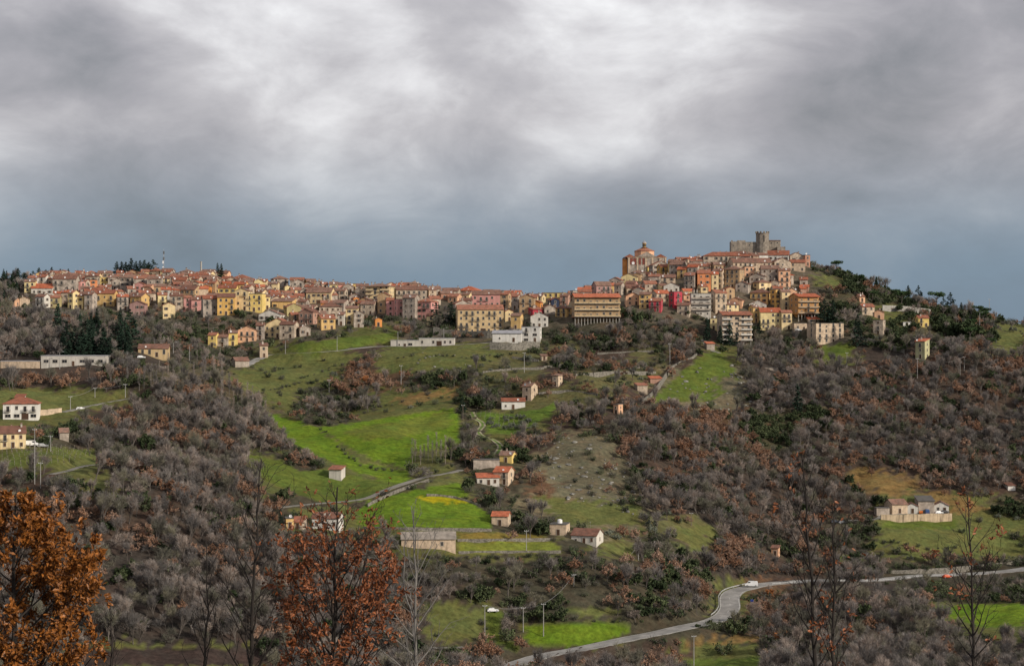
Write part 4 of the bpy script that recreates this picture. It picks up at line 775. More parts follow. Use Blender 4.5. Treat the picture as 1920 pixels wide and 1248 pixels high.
out(1642, 1668, 952, 963, 'grey', 'F', 'low grey hutch at the left end of the farmyard', yaw=.1, depth=4, win=False, name='outbuilding', chim=False)
out(1447, 1464, 1027, 1042, 'peach', 'M', 'tiny peach field hut hidden in russet trees above the road', yaw=-.3, depth=4, wk='small', tile=M_TILE[1], name='hut', chim=False)
out(1886, 1904, 910, 919, 'white', 'M', 'small white shed by dark trees near the right edge', yaw=.2, depth=5, win=False, name='shed', chim=False)
out(1718, 1746, 640, 672, 'sage', 'M', 'lone narrow three-storey house with green and peach walls on the right slope', yaw=-.55, depth=8, tile=M_TILE[2], dens=.8)
out(1638, 1663, 600, 628, 'stone', 'F', 'ruined windowless stone tower on the right slope', yaw=-.4, depth=7, dens=.3, name='ruined_tower', chim=False)
out(1517, 1583, 606, 643, 'beige', 'F', 'unfinished three-storey beige block with bare window openings', yaw=.35, depth=11, wk='tall', dens=.8, chim=False, name='building')
out(1606, 1622, 556, 566, 'peach', 'S', 'small house with a red roof amid the pines right of the castle hill', yaw=.3)
out(1612, 1640, 575, 590, 'beige', 'S', 'beige house with brown roofs above the ruined tower', yaw=.2)
out(1640, 1661, 583, 598, 'peach', 'G', 'peach gabled house right behind the ruined tower', yaw=-.2)
out(1720, 1742, 596, 613, 'yellow', 'S', 'yellow house with balconies deep among the evergreen trees', yaw=.1, balc=1)
out(1692, 1708, 604, 612, 'white', 'X', 'white garden pavilion left of the yellow house', yaw=.1, depth=5, wk='small', name='pavilion', chim=False)
out(1500, 1512, 541, 549, 'rose', 'S', 'little red-roofed shed on the green slope beside the last houses', yaw=.1, depth=4, win=False, tile=M_TILE[2], name='shed', chim=False)
out(1322, 1340, 644, 656, 'grey', 'M', 'shack with a red sheet roof at the top of the hill path', yaw=.2, depth=5, win=False, tile=M_TILE[2], name='shack', chim=False)
out(1432, 1460, 689, 694, 'grey', 'F', 'low dark open shelter in the woods below the tall block', yaw=.1, depth=4, win=False, name='shelter', chim=False)
# ---- free-standing walls
def wall_run(pts, hgt, th, mat, name, label):
    q = [hit(x, y) for x, y in pts]; r = empty(name, q[0]); tag(r, label, 'wall'); L_ = smooth_line([(p.x, p.y, p.z) for p in q], 5.0)
    for i, (a, b) in enumerate(zip(L_, L_[1:])):
        t = (b - a); t.z = 0; n = Vector((-t.y, t.x, 0)).normalized() * th; a0 = a - q[0]; b0 = b - q[0]; ht = hgt * random.uniform(.92, 1.06); D_ = Vector((0,0,-2.0)); U_ = Vector((0,0,ht))
        mb = MB(); mb.add([tuple(v) for v in (a0+D_, b0+D_, b0+n+D_, a0+n+D_, a0+U_, b0+U_, b0+n+U_, a0+n+U_)], [(3,2,1,0),(4,5,6,7),(0,1,5,4),(1,2,6,5),(2,3,7,6),(3,0,4,7)], mat); mb.build('wall_section', r)
    xs = [x for x, y in pts]; ys = [y for x, y in pts]; KEEP.append((min(xs), max(xs), min(ys) - 8, max(ys), min(p.y for p in q)))
    return r
wall_run([(812,628),(860,634),(930,634),(975,630)], 4.5, .8, M_STONEWALL, 'retaining_wall', 'long rubble retaining wall below the big sand-coloured convent')
wall_run([(918,655),(960,657),(1012,654)], 4.2, .8, M_STONEWALL, 'retaining_wall', 'stone terrace wall carrying the white modern house')
wall_run([(1652,978),(1700,978),(1785,976)], 3.6, .6, material('stained_concrete', (0.42,0.33,0.23), 0.95, 0.2, 0.5, streak=0.8), 'retaining_wall', 'tan concrete farmyard wall streaked with dark stains')
wall_run([(1595,632),(1625,640),(1660,652),(1695,662)], 2.6, .6, M_STONEWALL, 'retaining_wall', 'grey stone road wall descending the right slope')
wall_run([(1655,582),(1700,585),(1745,590)], 3.6, .6, M_CONC, 'retaining_wall', 'pale concrete wall under the pines on the right slope')
wall_run([(690,950),(730,930),(770,914),(805,903)], 1.3, .5, M_STONEWALL, 'field_wall', 'dry stone wall along the lower side of the valley lane')
wall_run([(680,992),(760,994),(850,995),(922,996)], 1.2, .5, M_STONEWALL, 'field_wall', 'dark dry stone wall closing the bright field at its foot')
wall_run([(858,1015),(940,1014),(1035,1013)], 1.0, .5, M_STONEWALL, 'field_wall', 'dry stone wall between the two narrow terraced fields')
wall_run([(860,1038),(950,1037),(1052,1037)], 1.1, .5, M_STONEWALL, 'field_wall', 'dry stone wall below the lower terraced field')
wall_run([(800,930),(850,934),(900,950)], 1.1, .5, M_STONEWALL, 'field_wall', 'low stone wall dividing the two bright green fields')
wall_run([(1180,778),(1205,755),(1228,735),(1262,690),(1300,672),(1312,660)], 1.4, .6, M_STONEWALL, 'field_wall', 'dry stone wall climbing along the steep green pasture')
wall_run([(1660,1074),(1740,1070),(1830,1063),(1935,1052)], 1.0, .5, M_STONEWALL, 'retaining_wall', 'low stone wall above the road near the right edge')
wall_run([(66,779),(90,778),(116,776)], 2.6, .4, wallmat('beige'), 'garden_wall', 'beige garden wall right of the white villa')
for a in ([(905,700),(960,694),(1020,692)], [(1020,690),(1100,684),(1200,690)], [(1010,740),(1060,735),(1120,742)], [(1080,705),(1150,700),(1230,700)], [(960,672),(1010,678)], [(1120,665),(1230,660)]):
    wall_run(a, 1.2, .5, M_STONEWALL, 'terrace_wall', {905: 'terrace wall crossing above the lone farm tower', 1020: 'long terrace wall in the middle of the bushy slope', 1010: 'terrace wall right of the farm tower', 1080: 'terrace wall leading to the pasture sheds', 960: 'short terrace wall below the white modern house', 1120: 'highest terrace wall under the raised hotel'}[a[0][0]])
EXTRA_KEEP = []
# ------------------------------------------------------------------ single trees one can pick out
def spot(kind, px, py, hpx, label, var=None, wide=1.0):
    P = hit(px, py); sc = ((624 - py + hpx) * P.y / F - P.z) / KINDS[kind][2]; o = tree(kind, P.x, P.y, sc, label, None, var)
    if wide != 1: o.scale = (sc * wide, sc * wide, sc)
    return o
for i, (x, y, h) in enumerate(((219,512,20),(228,512,22),(236,512,23),(246,512,26),(255,513,22),(263,513,23),(271,513,24),(279,513,22),(287,513,29),(408,507,12),(415,507,13))):
    spot('coni', x, y, h, '%s conifer of the dark clump on the skyline beside the antenna mast' % ('first','second','third','fourth','fifth','sixth','seventh','eighth','tallest','small','last')[i], wide=1.7 if i < 9 else 1)
for a in ((8,535,26),(22,537,24),(34,533,28),(47,534,24),(62,528,22),(73,527,25),(86,522,18),(97,522,20),(113,520,15),(128,519,14),(146,519,14)): spot('coni', a[0], a[1], a[2], 'dark pine of the skyline row at the far left behind the houses', wide=1.7)['group'] = 'skyline pines at far left'
for k, x, y, h, l, v, w in (('coni',108,553,25,'dark cypress-like conifer standing between houses at the left end of town',0,1.2),('coni',126,551,26,'narrow conifer before the long grey house at the left end of town',2,1.0),('coni',136,552,22,'smaller conifer beside the narrow one at the left end of town',2,1.0),
    ('coni',818,614,50,'broad dark cedar left of the big sand-coloured convent',3,1.25),('coni',846,614,52,'second dark cedar touching the corner of the big sand-coloured convent',3,1.0),('pine',905,617,17,'low umbrella pine in front of the big sand-coloured convent',0,1.1),('pine',928,617,18,'umbrella pine at the right end of the big sand-coloured convent',1,1.1),
    ('ever',1182,606,46,'big round evergreen right of the raised hotel',0,.9),('ever',1208,606,36,'evergreen beside the big round one near the raised hotel',1,.9),('ever',1287,592,18,'dark evergreen bush by the light grey apartment block',1,1),('ever',672,603,22,'evergreen tree at the foot of the middle of town',0,1),('ever',690,606,20,'smaller evergreen at the foot of the middle of town',2,1),('oliv',685,612,18,'silvery olive tree below the middle of town',0,1.4),
    ('coni',1326,640,44,'conifer left of the tall six-storey block',0,.9),('coni',1350,645,38,'conifer against the left wall of the tall six-storey block',2,1),('coni',1368,648,44,'conifer in front of the tall six-storey block',1,.9),('coni',1382,648,38,'second conifer in front of the tall six-storey block',2,1),('coni',1424,645,44,'conifer right of the tall six-storey block',0,1.2),
    ('coni',1546,606,50,'tall dark conifer right of the brown hotel',3,1.1),('coni',1562,606,40,'second conifer right of the brown hotel',1,1.2),('wide',1588,608,50,'big dark leafless tree above the unfinished beige block',0,1),
    ('coni',1632,541,24,'thin conifer on the right skyline above the pines',2,.9),('coni',1643,548,32,'taller thin conifer on the right skyline',2,1.1),('pine',1636,567,22,'round stone pine on the upper right slope',0,1.1),('ever',1660,568,30,'dark evergreen between stone pine and skyline',0,1.2),('pine',1690,575,32,'large stone pine on the right skyline',1,1.3),('coni',1703,562,30,'sparse conifer topping the right skyline',2,.9),('coni',1722,566,34,'dense conifer right of the sparse one on the right skyline',3,1),('pine',1756,574,27,'umbrella pine right of the skyline conifers',0,1.1),('coni',1782,577,32,'pointed dark conifer on the right skyline',3,1.1),('wide',1806,580,24,'pale leafless tree on the right skyline',0,.9),
    ('ever',1768,622,44,'large evergreen hiding the yellow house at right',0,1.2),('ever',1800,634,54,'largest dark evergreen on the right slope',1,1.2),('ever',1825,632,44,'evergreen right of the largest one on the right slope',2,1),('ever',1862,640,42,'last big evergreen on the right shoulder of the hill',0,.9),('ever',1682,608,26,'evergreen in front of the concrete wall at right',2,1),('ever',1712,622,30,'dark evergreen before the white garden pavilion',1,1),('ever',1845,608,34,'tall evergreen under the lamp on the right shoulder',1,.9),
    ('coni',867,776,36,'dark conifer at the top of the winding dirt track',3,.9),('wide',787,897,38,'lone spreading leafless tree at the bend of the valley lane',0,1.1),('russ',896,868,44,'large russet oak below the dirt track',0,1),('ever',1212,1034,30,'dark evergreen at the end of the hanging cables',0,1),('coni',526,990,40,'dark cypress beside the small ochre valley house',2,.9),
    ('orng',1468,1215,48,'bright orange tree below the road at right',0,.9),('orng',1446,1128,34,'orange tree just under the road bend',1,1.1),('orng',1565,1130,36,'orange-brown tree below the straight road',0,1.1),('ever',1408,1126,15,'green shrub inside the road bend',1,1.2),('ever',1424,1128,11,'smaller green shrub inside the road bend',2,1.2),('ever',1330,1172,18,'dark evergreen shrub on the valley side of the road',0,1),('ever',1309,1178,16,'second dark evergreen shrub by the road before the bend',1,1),('orng',1402,1142,14,'small yellowish shrub at the inner edge of the bend',1,1.3)):
    spot(k, x, y, h, l, v, w)
for i in range(24): spot('coni', 116 + (i % 12) * 11.5 + random.uniform(-4, 4), (655 if i < 12 else 668) + random.uniform(-5, 5) + (i % 12) * .8, random.uniform(38, 54), '%s conifer from left in the %s row of the dark clump above the pale hall' % (('first','second','third','fourth','fifth','sixth','seventh','eighth','ninth','tenth','eleventh','last')[i % 12], 'rear' if i < 12 else 'front'), wide=1.5)
for i in range(9): spot('popl', 772 + i * 8 + random.uniform(-2, 2), 866 + random.uniform(-4, 6), random.uniform(38, 50), 'slender leafless tree of the clump behind the lone spreading tree')['group'] = 'slender trees in the valley clump'
for i in range(26): spot('oliv', random.uniform(915, 1010), random.uniform(782, 806) - 0, random.uniform(9, 14), 'small olive tree in the grove below the vineyard')['group'] = 'olive grove trees'
# ------------------------------------------------------------------ hedge lines along the old terraces
for ln, where in (([(690,672),(620,690),(560,712)],'crossing the olive slope under the town road'),([(740,674),(830,668),(920,678)],'below the garage block'),([(760,702),(850,692),(905,702)],'in the middle of the slope below the workshops'),([(870,742),(780,752),(700,765),(640,792)],'along the top of the upper valley field'),([(600,804),(668,866),(760,886)],'in the ditch between the valley fields'),([(480,742),(540,725),(600,715)],'at the foot of the olive slope'),([(800,1046),(900,1044),(1050,1044)],'below the terraced fields'),([(985,1168),(1080,1164),(1165,1164)],'along the top of the bottom meadow'),([(1650,1012),(1740,1030),(1900,1046)],'below the farm pasture'),([(1010,722),(1100,716),(1180,720)],'on the middle terraces'),([(920,668),(1010,662),(1100,672)],'on the highest terraces'),([(500,700),(560,688),(620,672)],'halfway up the olive slope')):
    q = smooth_line([tuple(hit(x, y)) for x, y in ln], 3.2)
    for i, P in enumerate(q):
        if random.random() < (.5 if 'ditch' in where or 'halfway' in where else .85): tree('bush', P.x + random.uniform(-1, 1), P.y + random.uniform(-1, 1), random.uniform(.35, .85), 'low dark bush of the hedge line ' + where, 'hedge bushes ' + where)
# ------------------------------------------------------------------ rocks
M_ROCK = material('limestone', (0.19,0.185,0.17), 1.0, 0.35, 0.8, rnd=0.3, bump=0.5)
def rock_mesh(seed):
    r = random.Random(seed); bm = bmesh.new(); bmesh.ops.create_icosphere(bm, subdivisions=2, radius=1.0)
    for v in bm.verts: v.co *= r.uniform(.72, 1.2); v.co.z *= .55; v.co.x *= 1.35
    me = bpy.data.meshes.new('rock'); bm.to_mesh(me); bm.free(); me.materials.append(M_ROCK); return me
ROCKS = [rock_mesh(i) for i in range(6)]
for area, n, poly in (('on the steep green pasture', 70, [(1250,690),(1385,680),(1420,770),(1300,775),(1240,752)]), ('on the stony knoll', 150, [(1030,820),(1130,815),(1210,900),(1190,965),(1050,935),(1005,880)]), ('on the grassy slope below the workshops', 22, [(780,660),(880,665),(900,700),(760,715)]), ('along the stony edge of the pasture', 60, [(1360,700),(1400,700),(1480,800),(1420,800)])):
    k = 0
    while k < n:
        x = random.uniform(min(p[0] for p in poly), max(p[0] for p in poly)); y = random.uniform(min(p[1] for p in poly), max(p[1] for p in poly))
        if not inpoly([x], [y], poly)[0]: continue
        P = hit(x, y); s = random.choice((.25, .3, .4, .5, .6, .9)); place(ROCKS[k % 6], 'rock', None, P + Vector((0, 0, s * .1)), random.uniform(0, 6.28), (s * random.uniform(.8, 1.5), s, s * random.uniform(1.0, 1.7))); k += 1
for o in bpy.data.objects:
    if o.name.split('.')[0] == 'rock' and o.parent is None:
        px, py = pix(*o.location); a = 'on the stony knoll' if px < 1215 and px > 1000 else 'on the grassy slope below the workshops' if px <= 1000 else 'on the steep green pasture'
        tag(o, 'pale limestone rock ' + a, 'rock', 'limestone rocks ' + a)
# ------------------------------------------------------------------ vineyard rows
M_VINE = material('vine_canes', (0.11,0.09,0.06), 1.0, 0.3, 1.0); M_STAKE = material('vine_stakes', (0.30,0.28,0.25), 0.9, 0.2, 1.0)
def vine_row(pa, pb, label, group):
    a = hit(*pa); b = hit(*pb); n = max(3, int((b - a).length / 2.0)); r = empty('vine_row', a); tag(r, label, 'vine row', group); m = MB(); st = MB()
    for i in range(n):
        p = a.lerp(b, i / (n - 1)); z = hz(p.x, p.y); q = Vector((p.x, p.y, z)) - a; st.tube(q, q + Vector((0,0,1.5)), .05, .05, M_STAKE, 4)
        for _ in range(6): v = rdir(random); m.tube(q + Vector((0,0,.7)), q + Vector((v.x * .7, v.y * .4, .9 + abs(v.z) * .5)), .05, .02, M_VINE, 3, False)
    tag(m.build('canes', r), kind='stuff'); tag(st.build('stakes', r), kind='stuff')
for i in range(7): vine_row((893 + i * 8, 776 + i * 5), (955 + i * 9, 779 + i * 3.5), 'row of staked vines in the small vineyard by the dirt track', 'vineyard rows by the dirt track')
for i in range(7): vine_row((4, 848 + i * 4.4), (180 - i * 10, 846 + i * 4), 'row of bare vines below the cream farmhouse at left', 'vineyard rows at left')
# ------------------------------------------------------------------ poles, cables, mast
M_POLE = material('concrete_pole', (0.32,0.31,0.30), 0.9, 0.12, 0.5); M_WOODP = material('wood_pole', (0.16,0.13,0.11), 0.9, 0.2, 0.5); M_CABLE = material('cable', (0.30,0.30,0.30), 0.6, 0.1, 1.0)
def pole(x, yt, yb, label, lamp=False, wood=False):
    P = hit(x, yb); h = (624 - yt) * P.y / F - P.z; r = empty('street_lamp' if lamp else 'utility_pole', P); m = M_WOODP if wood else M_POLE; b = MB(); b.tube((0,0,-.5), (0,0,h), .17, .10, m, 6); b.build('shaft', r)
    if lamp: a = MB(); a.tube((0,0,h - .1), (1.3, -.2, h + .25), .06, .05, m, 4); a.build('arm', r); l = MB(); l.box(1.2, 2.0, -.35, -.05, h + .2, h + .36, M_STEEL); l.build('lamp_head', r)
    else:
        a = MB(); a.box(-.8, .8, -.07, .07, h - .5, h - .36, M_STEEL); a.build('crossarm', r); ins = MB(); ins.lathe([(.05, 0), (.09, .06), (.05, .12), (.09, .18), (.04, .25)], M_DISH, 6); ins = ins.mesh('insulator')
        for xx in (-.7, 0, .7): place(ins, 'insulator', r, (xx, 0, h - .36))
    tag(r, label, 'lamp' if lamp else 'pole', 'street lamps' if lamp else 'utility poles'); EXTRA_KEEP.append((x - 3, x + 3, yt, yb, P.y)); return P + Vector((0, 0, h))
def cable(a, b, sag, label):
    r = MB(); pts = [a.lerp(b, t / 12) - Vector((0, 0, sag * 4 * (t / 12) * (1 - t / 12))) for t in range(13)]
    for p, q in zip(pts, pts[1:]): r.tube(p - a, q - a, .04, .04, M_CABLE, 4, False)
    tag(r.build('cable', None, a), label, 'cable', 'overhead cables')
POLES = []
for x, a, b, l in ((617,711,736,'pole on the open slope below the town road'),(752,684,721,'tall pole on the slope below the workshops'),(983,660,698,'tall concrete pole among the terraces under the white modern house'),(1256,643,684,'tall concrete pole left of the steep green pasture'),(132,742,766,'pole beside the farm lane at left'),(178,726,745,'second pole up the farm lane at left'),(235,719,743,'pole at the upper end of the farm lane'),(65,803,907,'tall pole in the vineyard at left'),(76,866,914,'leaning pole below the left vineyard'),(95,816,846,'pole by the garage of the left farmhouse'),
    (909,1133,1196,'pole at the lower centre beside the grass strip'),(981,1137,1184,'transformer pole at the left of the bottom meadow'),(1019,1130,1192,'tall pale pole standing in the bottom meadow'),(1076,1075,1098,'pole halfway up the cable line in the thicket'),(1197,1022,1050,'pole at the top of the cable line beside the evergreen'),(1301,1190,1250,'pole at the bottom edge below the road'),(987,993,1032,'pole in front of the terraced fields'),(1720,671,709,'pole just below the lone narrow house'),(1808,668,694,'pole with a lamp arm in the right wood'),(1800,678,703,'pole beside the lamp-armed one in the right wood'),(1588,660,692,'pole on the grass under the unfinished block'),(885,846,874,'pole by the concrete block building'),(868,758,787,'pole under the dark conifer of the track'),(1855,560,576,'thin pole on the right skyline'),(1296,960,985,'pole on the rocky slope above the cliff')):
    POLES.append((x, pole(x, a, b, l, False, x in (885, 868, 1296))))
PD = dict((x, p) for x, p in POLES)
for a, b, s, l in ((981,1019,.6,'cable from transformer pole to tall meadow pole'),(1019,1076,1.6,'cable rising from the meadow pole into the thicket'),(1076,1197,5.0,'long sagging cable up to the evergreen'),(132,178,1.0,'cable between the two lower farm lane poles'),(178,235,1.0,'cable between the two upper farm lane poles'),(65,95,1.2,'cable from the vineyard pole to the garage pole'),(95,76,2.5,'cable hanging down to the leaning pole'),(909,981,1.0,'cable from the grass strip pole to the transformer pole'),(1720,1808,3.0,'cable crossing the right wood')):
    cable(PD[a], PD[b], s, l)
for x, a, b, l in ((355,649,676,'street lamp left of the lower houses'),(325,642,662,'street lamp right of the long sand-coloured building'),(632,630,658,'street lamp on the town road at the green slope'),(535,638,666,'street lamp near the narrow tower house'),(746,622,650,'street lamp before the pale garage block'),(832,615,640,'street lamp before the retaining wall'),(1837,586,614,'street lamp on the right shoulder of the hill'),(112,660,692,'lamp post before the long pale hall')): pole(x, a, b, l, True)
def mast():
    P = hit(307, 513); s = P.y / F; h = (624 - 467) * s - P.z; r = empty('antenna_mast', P); m = M_STEEL
    for i in range(3): a = 2.094 * i; b = MB(); b.tube((.55 * math.cos(a), .55 * math.sin(a), -.5), (.25 * math.cos(a), .25 * math.sin(a), h * .8), .07, .05, m, 4); b.build('leg', r)
    b = MB()
    for k in range(12):
        z0, z1 = h * .8 * k / 12, h * .8 * (k + 1) / 12; f = lambda z: .55 - .3 * z / (h * .8)
        for i in range(3): a0, a1 = 2.094 * i, 2.094 * (i + 1); b.tube((f(z0) * math.cos(a0), f(z0) * math.sin(a0), z0), (f(z1) * math.cos(a1), f(z1) * math.sin(a1), z1), .04, .04, m, 3, False)
    b.build('lattice', r); t = MB(); t.tube((0, 0, h * .78), (0, 0, h), .12, .08, m, 5); t.build('top_pole', r)
    pn = MB(); pn.box(-.15, .15, -.1, .1, 0, 2.0, M_DARKROOF); pn = pn.mesh('panel_antenna')
    for i in range(3): a = 2.094 * i + .5; place(pn, 'panel_antenna', r, (.4 * math.cos(a), .4 * math.sin(a), h * .82), a); place(pn, 'panel_antenna', r, (.5 * math.cos(a), .5 * math.sin(a), h * .6), a)
    d = MB(); d.lathe([(.1, 0), (.5, .05), (.5, .3)], M_DISH, 10); dm = d.mesh('dish'); dm.transform(Matrix.Rotation(math.pi/2, 4, 'X'))
    for z in (.35, .5, .55): place(dm, 'dish', r, (-.35, -.5, h * z))
    tag(r, 'slim lattice antenna mast with dishes rising from the left town skyline', 'mast')
    P = hit(377, 516); c = MB(); hh = (624 - 490) * P.y / F - P.z; r = empty('chimney_stack', P); c.lathe([(.75, -1), (.6, hh - .5), (.72, hh - .45), (.72, hh)], M_CONC, 10); c.build('shaft', r); tag(r, 'plain grey chimney stack on the skyline right of the antenna mast', 'chimney')
mast()
# ------------------------------------------------------------------ vehicles
M_TYRE = material('tyre', (0.02,0.02,0.02), 0.9, 0.1, 1.0); M_CGLASS = material('car_glass', (0.015,0.018,0.02), 0.12, 0.1, 1.0); M_LIGHT = material('headlight_lens', (0.6,0.6,0.58), 0.2, 0.1, 1.0); M_TAIL = material('tail_lens', (0.25,0.01,0.01), 0.3, 0.1, 1.0)
def vehicle(px, py, yaw, col, label, kind='car', cat=None):
    P = hit(px, py); r = empty('van' if kind == 'van' else 'parked_car', (P.x, P.y, P.z + .1), yaw); m = material('paint_%02d%02d%02d' % tuple(int(c * 99) for c in col), col, 0.35, 0.04, 0.5)
    L_, w, h = (5.2, 1.95, 2.15) if kind == 'van' else (4.1, 1.72, 1.45)
    side = [(-.5,.32),(-.5,.95),(-.47,1.9),(-.42,2.12),(.22,2.15),(.36,1.35),(.48,1.1),(.5,.75),(.5,.32)] if kind == 'van' else [(-.5,.35),(-.5,.85),(-.44,.95),(-.34,1.38),(-.2,1.45),(.08,1.43),(.24,.98),(.46,.86),(.5,.6),(.5,.35)]
    b = MB(); n = len(side); vs = []
    for sx, ins in ((-1, 0), (1, 0)):
        for x, z in side: vs.append((x * L_, sx * (w/2 - (.14 if z > 1.0 else 0)), z))
    b.add(vs, [tuple(range(n)), tuple(range(2*n-1, n-1, -1))] + [(i, n + i, n + (i+1) % n, (i+1) % n) for i in range(n)], m); b.build('body', r)
    g = MB(); zt, zb = (1.95, 1.3) if kind == 'van' else (1.36, 1.0)
    for sy in (-1, 1):
        y = sy * (w/2 - .12)
        if kind == 'van': g.add([(.06*L_, y, zb), (.3*L_, y, zb), (.23*L_, y, zt), (.08*L_, y, zt)], [(0,1,2,3)], M_CGLASS)
        else: g.add([(-.36*L_, y, zb), (.2*L_, y, zb), (.07*L_, y, zt), (-.3*L_, y, zt)], [(0,1,2,3)], M_CGLASS)
    x0, x1 = (.37, .235) if kind == 'van' else (.235, .09); g.add([(x0*L_+.03, -w/2+.2, zb+.05), (x0*L_+.03, w/2-.2, zb+.05), (x1*L_+.05, w/2-.26, zt), (x1*L_+.05, -w/2+.26, zt)], [(0,1,2,3)], M_CGLASS)
    g.build('windows', r); t = MB(); t.lathe([(.05,-.11),(.33,-.11),(.33,.11),(.05,.11)], M_TYRE, 12); t.lathe([(.02,-.12),(.2,-.12),(.2,.125),(.02,.125)], M_STEEL, 10); tm = t.mesh('wheel'); tm.transform(Matrix.Rotation(math.pi/2, 4, 'X'))
    for x in (-.32, .32):
        for y in (-1, 1): place(tm, 'wheel', r, (x * L_, y * (w/2 - .08), .33))
    hl = MB(); hl.box(-.02, .04, -.17, .17, -.09, .09, M_LIGHT); hm = hl.mesh('headlight'); tl = MB(); tl.box(-.04, .02, -.12, .12, -.12, .12, M_TAIL); tm2 = tl.mesh('tail_light')
    for y in (-.6, .6): place(hm, 'headlight', r, (.5 * L_, y, .78)); place(tm2, 'tail_light', r, (-.5 * L_, y, .82))
    tag(r, label, cat or kind); EXTRA_KEEP.append((px - 12, px + 12, py - 10, py, P.y))
_w = (0.75, 0.76, 0.77); _k = (0.035, 0.037, 0.042)
vehicle(1409, 1099, 3.0, _w, 'white delivery van driving along the road bend', 'van'); vehicle(1471, 1096, 3.1, _k, 'dark car following on the straight road behind the van')
vehicle(151, 769, .4, _w, 'white car on the farm lane right of the villa'); vehicle(59, 836, .1, _w, 'white van parked beside the cream farmhouse', 'van'); vehicle(80, 838, .2, (.4,.41,.42), 'grey car parked right of the farmhouse van')
vehicle(1566, 980, .15, (.05,.06,.08), 'dark estate car parked on the farm road'); vehicle(1580, 981, .2, (.3,.32,.34), 'silver car nose to tail with the dark estate car'); vehicle(1727, 963, 1.3, (.55,.15,.03), 'orange farm vehicle parked before the open shed'); vehicle(1738, 963, 1.5, (.04,.09,.22), 'blue farm vehicle in the mouth of the open shed', 'van'); vehicle(1760, 963, .3, _w, 'white car parked before the right farm building'); vehicle(1772, 962, .2, _k, 'black car at the right end of the farmyard'); vehicle(1776, 1083, .3, (.55,.08,.02), 'orange-red vehicle at the roadside near the right edge'); vehicle(265, 672, .2, _w, 'white car parked below the long sand-coloured building'); vehicle(1496, 621, .1, _w, 'white car by the low garages under the pale yellow houses'); vehicle(924, 1147, .2, _w, 'white car on the grass strip beside the pole at lower centre')
def road_sign():
    P = hit(1410, 1134); r = empty('road_sign', P); b = MB(); b.tube((0,0,-.3), (0,0,2.0), .05, .05, M_STEEL, 5); b.build('post', r); p = MB(); p.box(-.6, .6, -.06, -.02, 1.2, 2.3, material('sign_blue', (0.02,0.05,0.3), 0.5, 0.05, 1.0)); p.build('sign_plate', r); tag(r, 'small blue road sign on the verge inside the bend', 'sign')
road_sign()
def tank():
    for h in HOUSES:
        if h['label'] and 'water tank' in h['label']:
            t = MB(); t.lathe([(.1, 0), (1.0, 0), (1.0, 1.3), (.3, 1.6)], M_DISH, 10); t.build('water_tank', h['o'], (0, 0, h['h'] + .25))
tank()
# ------------------------------------------------------------------ planting
MIX = {'b': (.88, (('bare',86),('russ',6),('ever',3),('bush',5))), 'r': (.85, (('bare',56),('russ',30),('ever',4),('bush',10))), 'o': (.72, (('russ',55),('bare',25),('bush',15),('orng',5))),
       'e': (.75, (('ever',58),('bare',18),('bush',14),('oliv',4),('russ',3),('pine',3),('coni',3))), 'c': (.42, (('coni',45),('bare',40),('ever',15))), 's': (.90, (('bush',66),('bare',20),('ever',9),('russ',5))),
       'g': (.16, (('bush',70),('russ',12),('bare',10),('oliv',8))), 'k': (.22, (('bush',60),('russ',26),('bare',14))), 't': (.42, (('bush',42),('bare',24),('russ',14),('oliv',14),('ever',6))),
       'p': (.62, (('popl',60),('bare',20),('bush',20))), '.': (.012, (('bush',100),)), 'h': (.02, (('bush',100),)), 'd': (.30, (('russ',55),('bush',35),('bare',10)))}
ROADPX = [(nm, [pix(p.x, p.y, p.z) for p in l]) for nm, (l, w) in ROADPTS.items()]
_RPX = np.array([q for nm, l in ROADPX if nm in ('road', 'lane', 'dirt_track', 'town_road', 'farm_lane') for q in l])
_cw = [(rng.uniform(0, 6.283), rng.uniform(0, 6.283), lam) for lam in (23, 31, 42, 57, 19, 75)]
def clump(X, Y): return sum(math.sin((X * math.cos(a) + Y * math.sin(a)) * 6.283 / l + ph) for a, ph, l in _cw) / 2.4
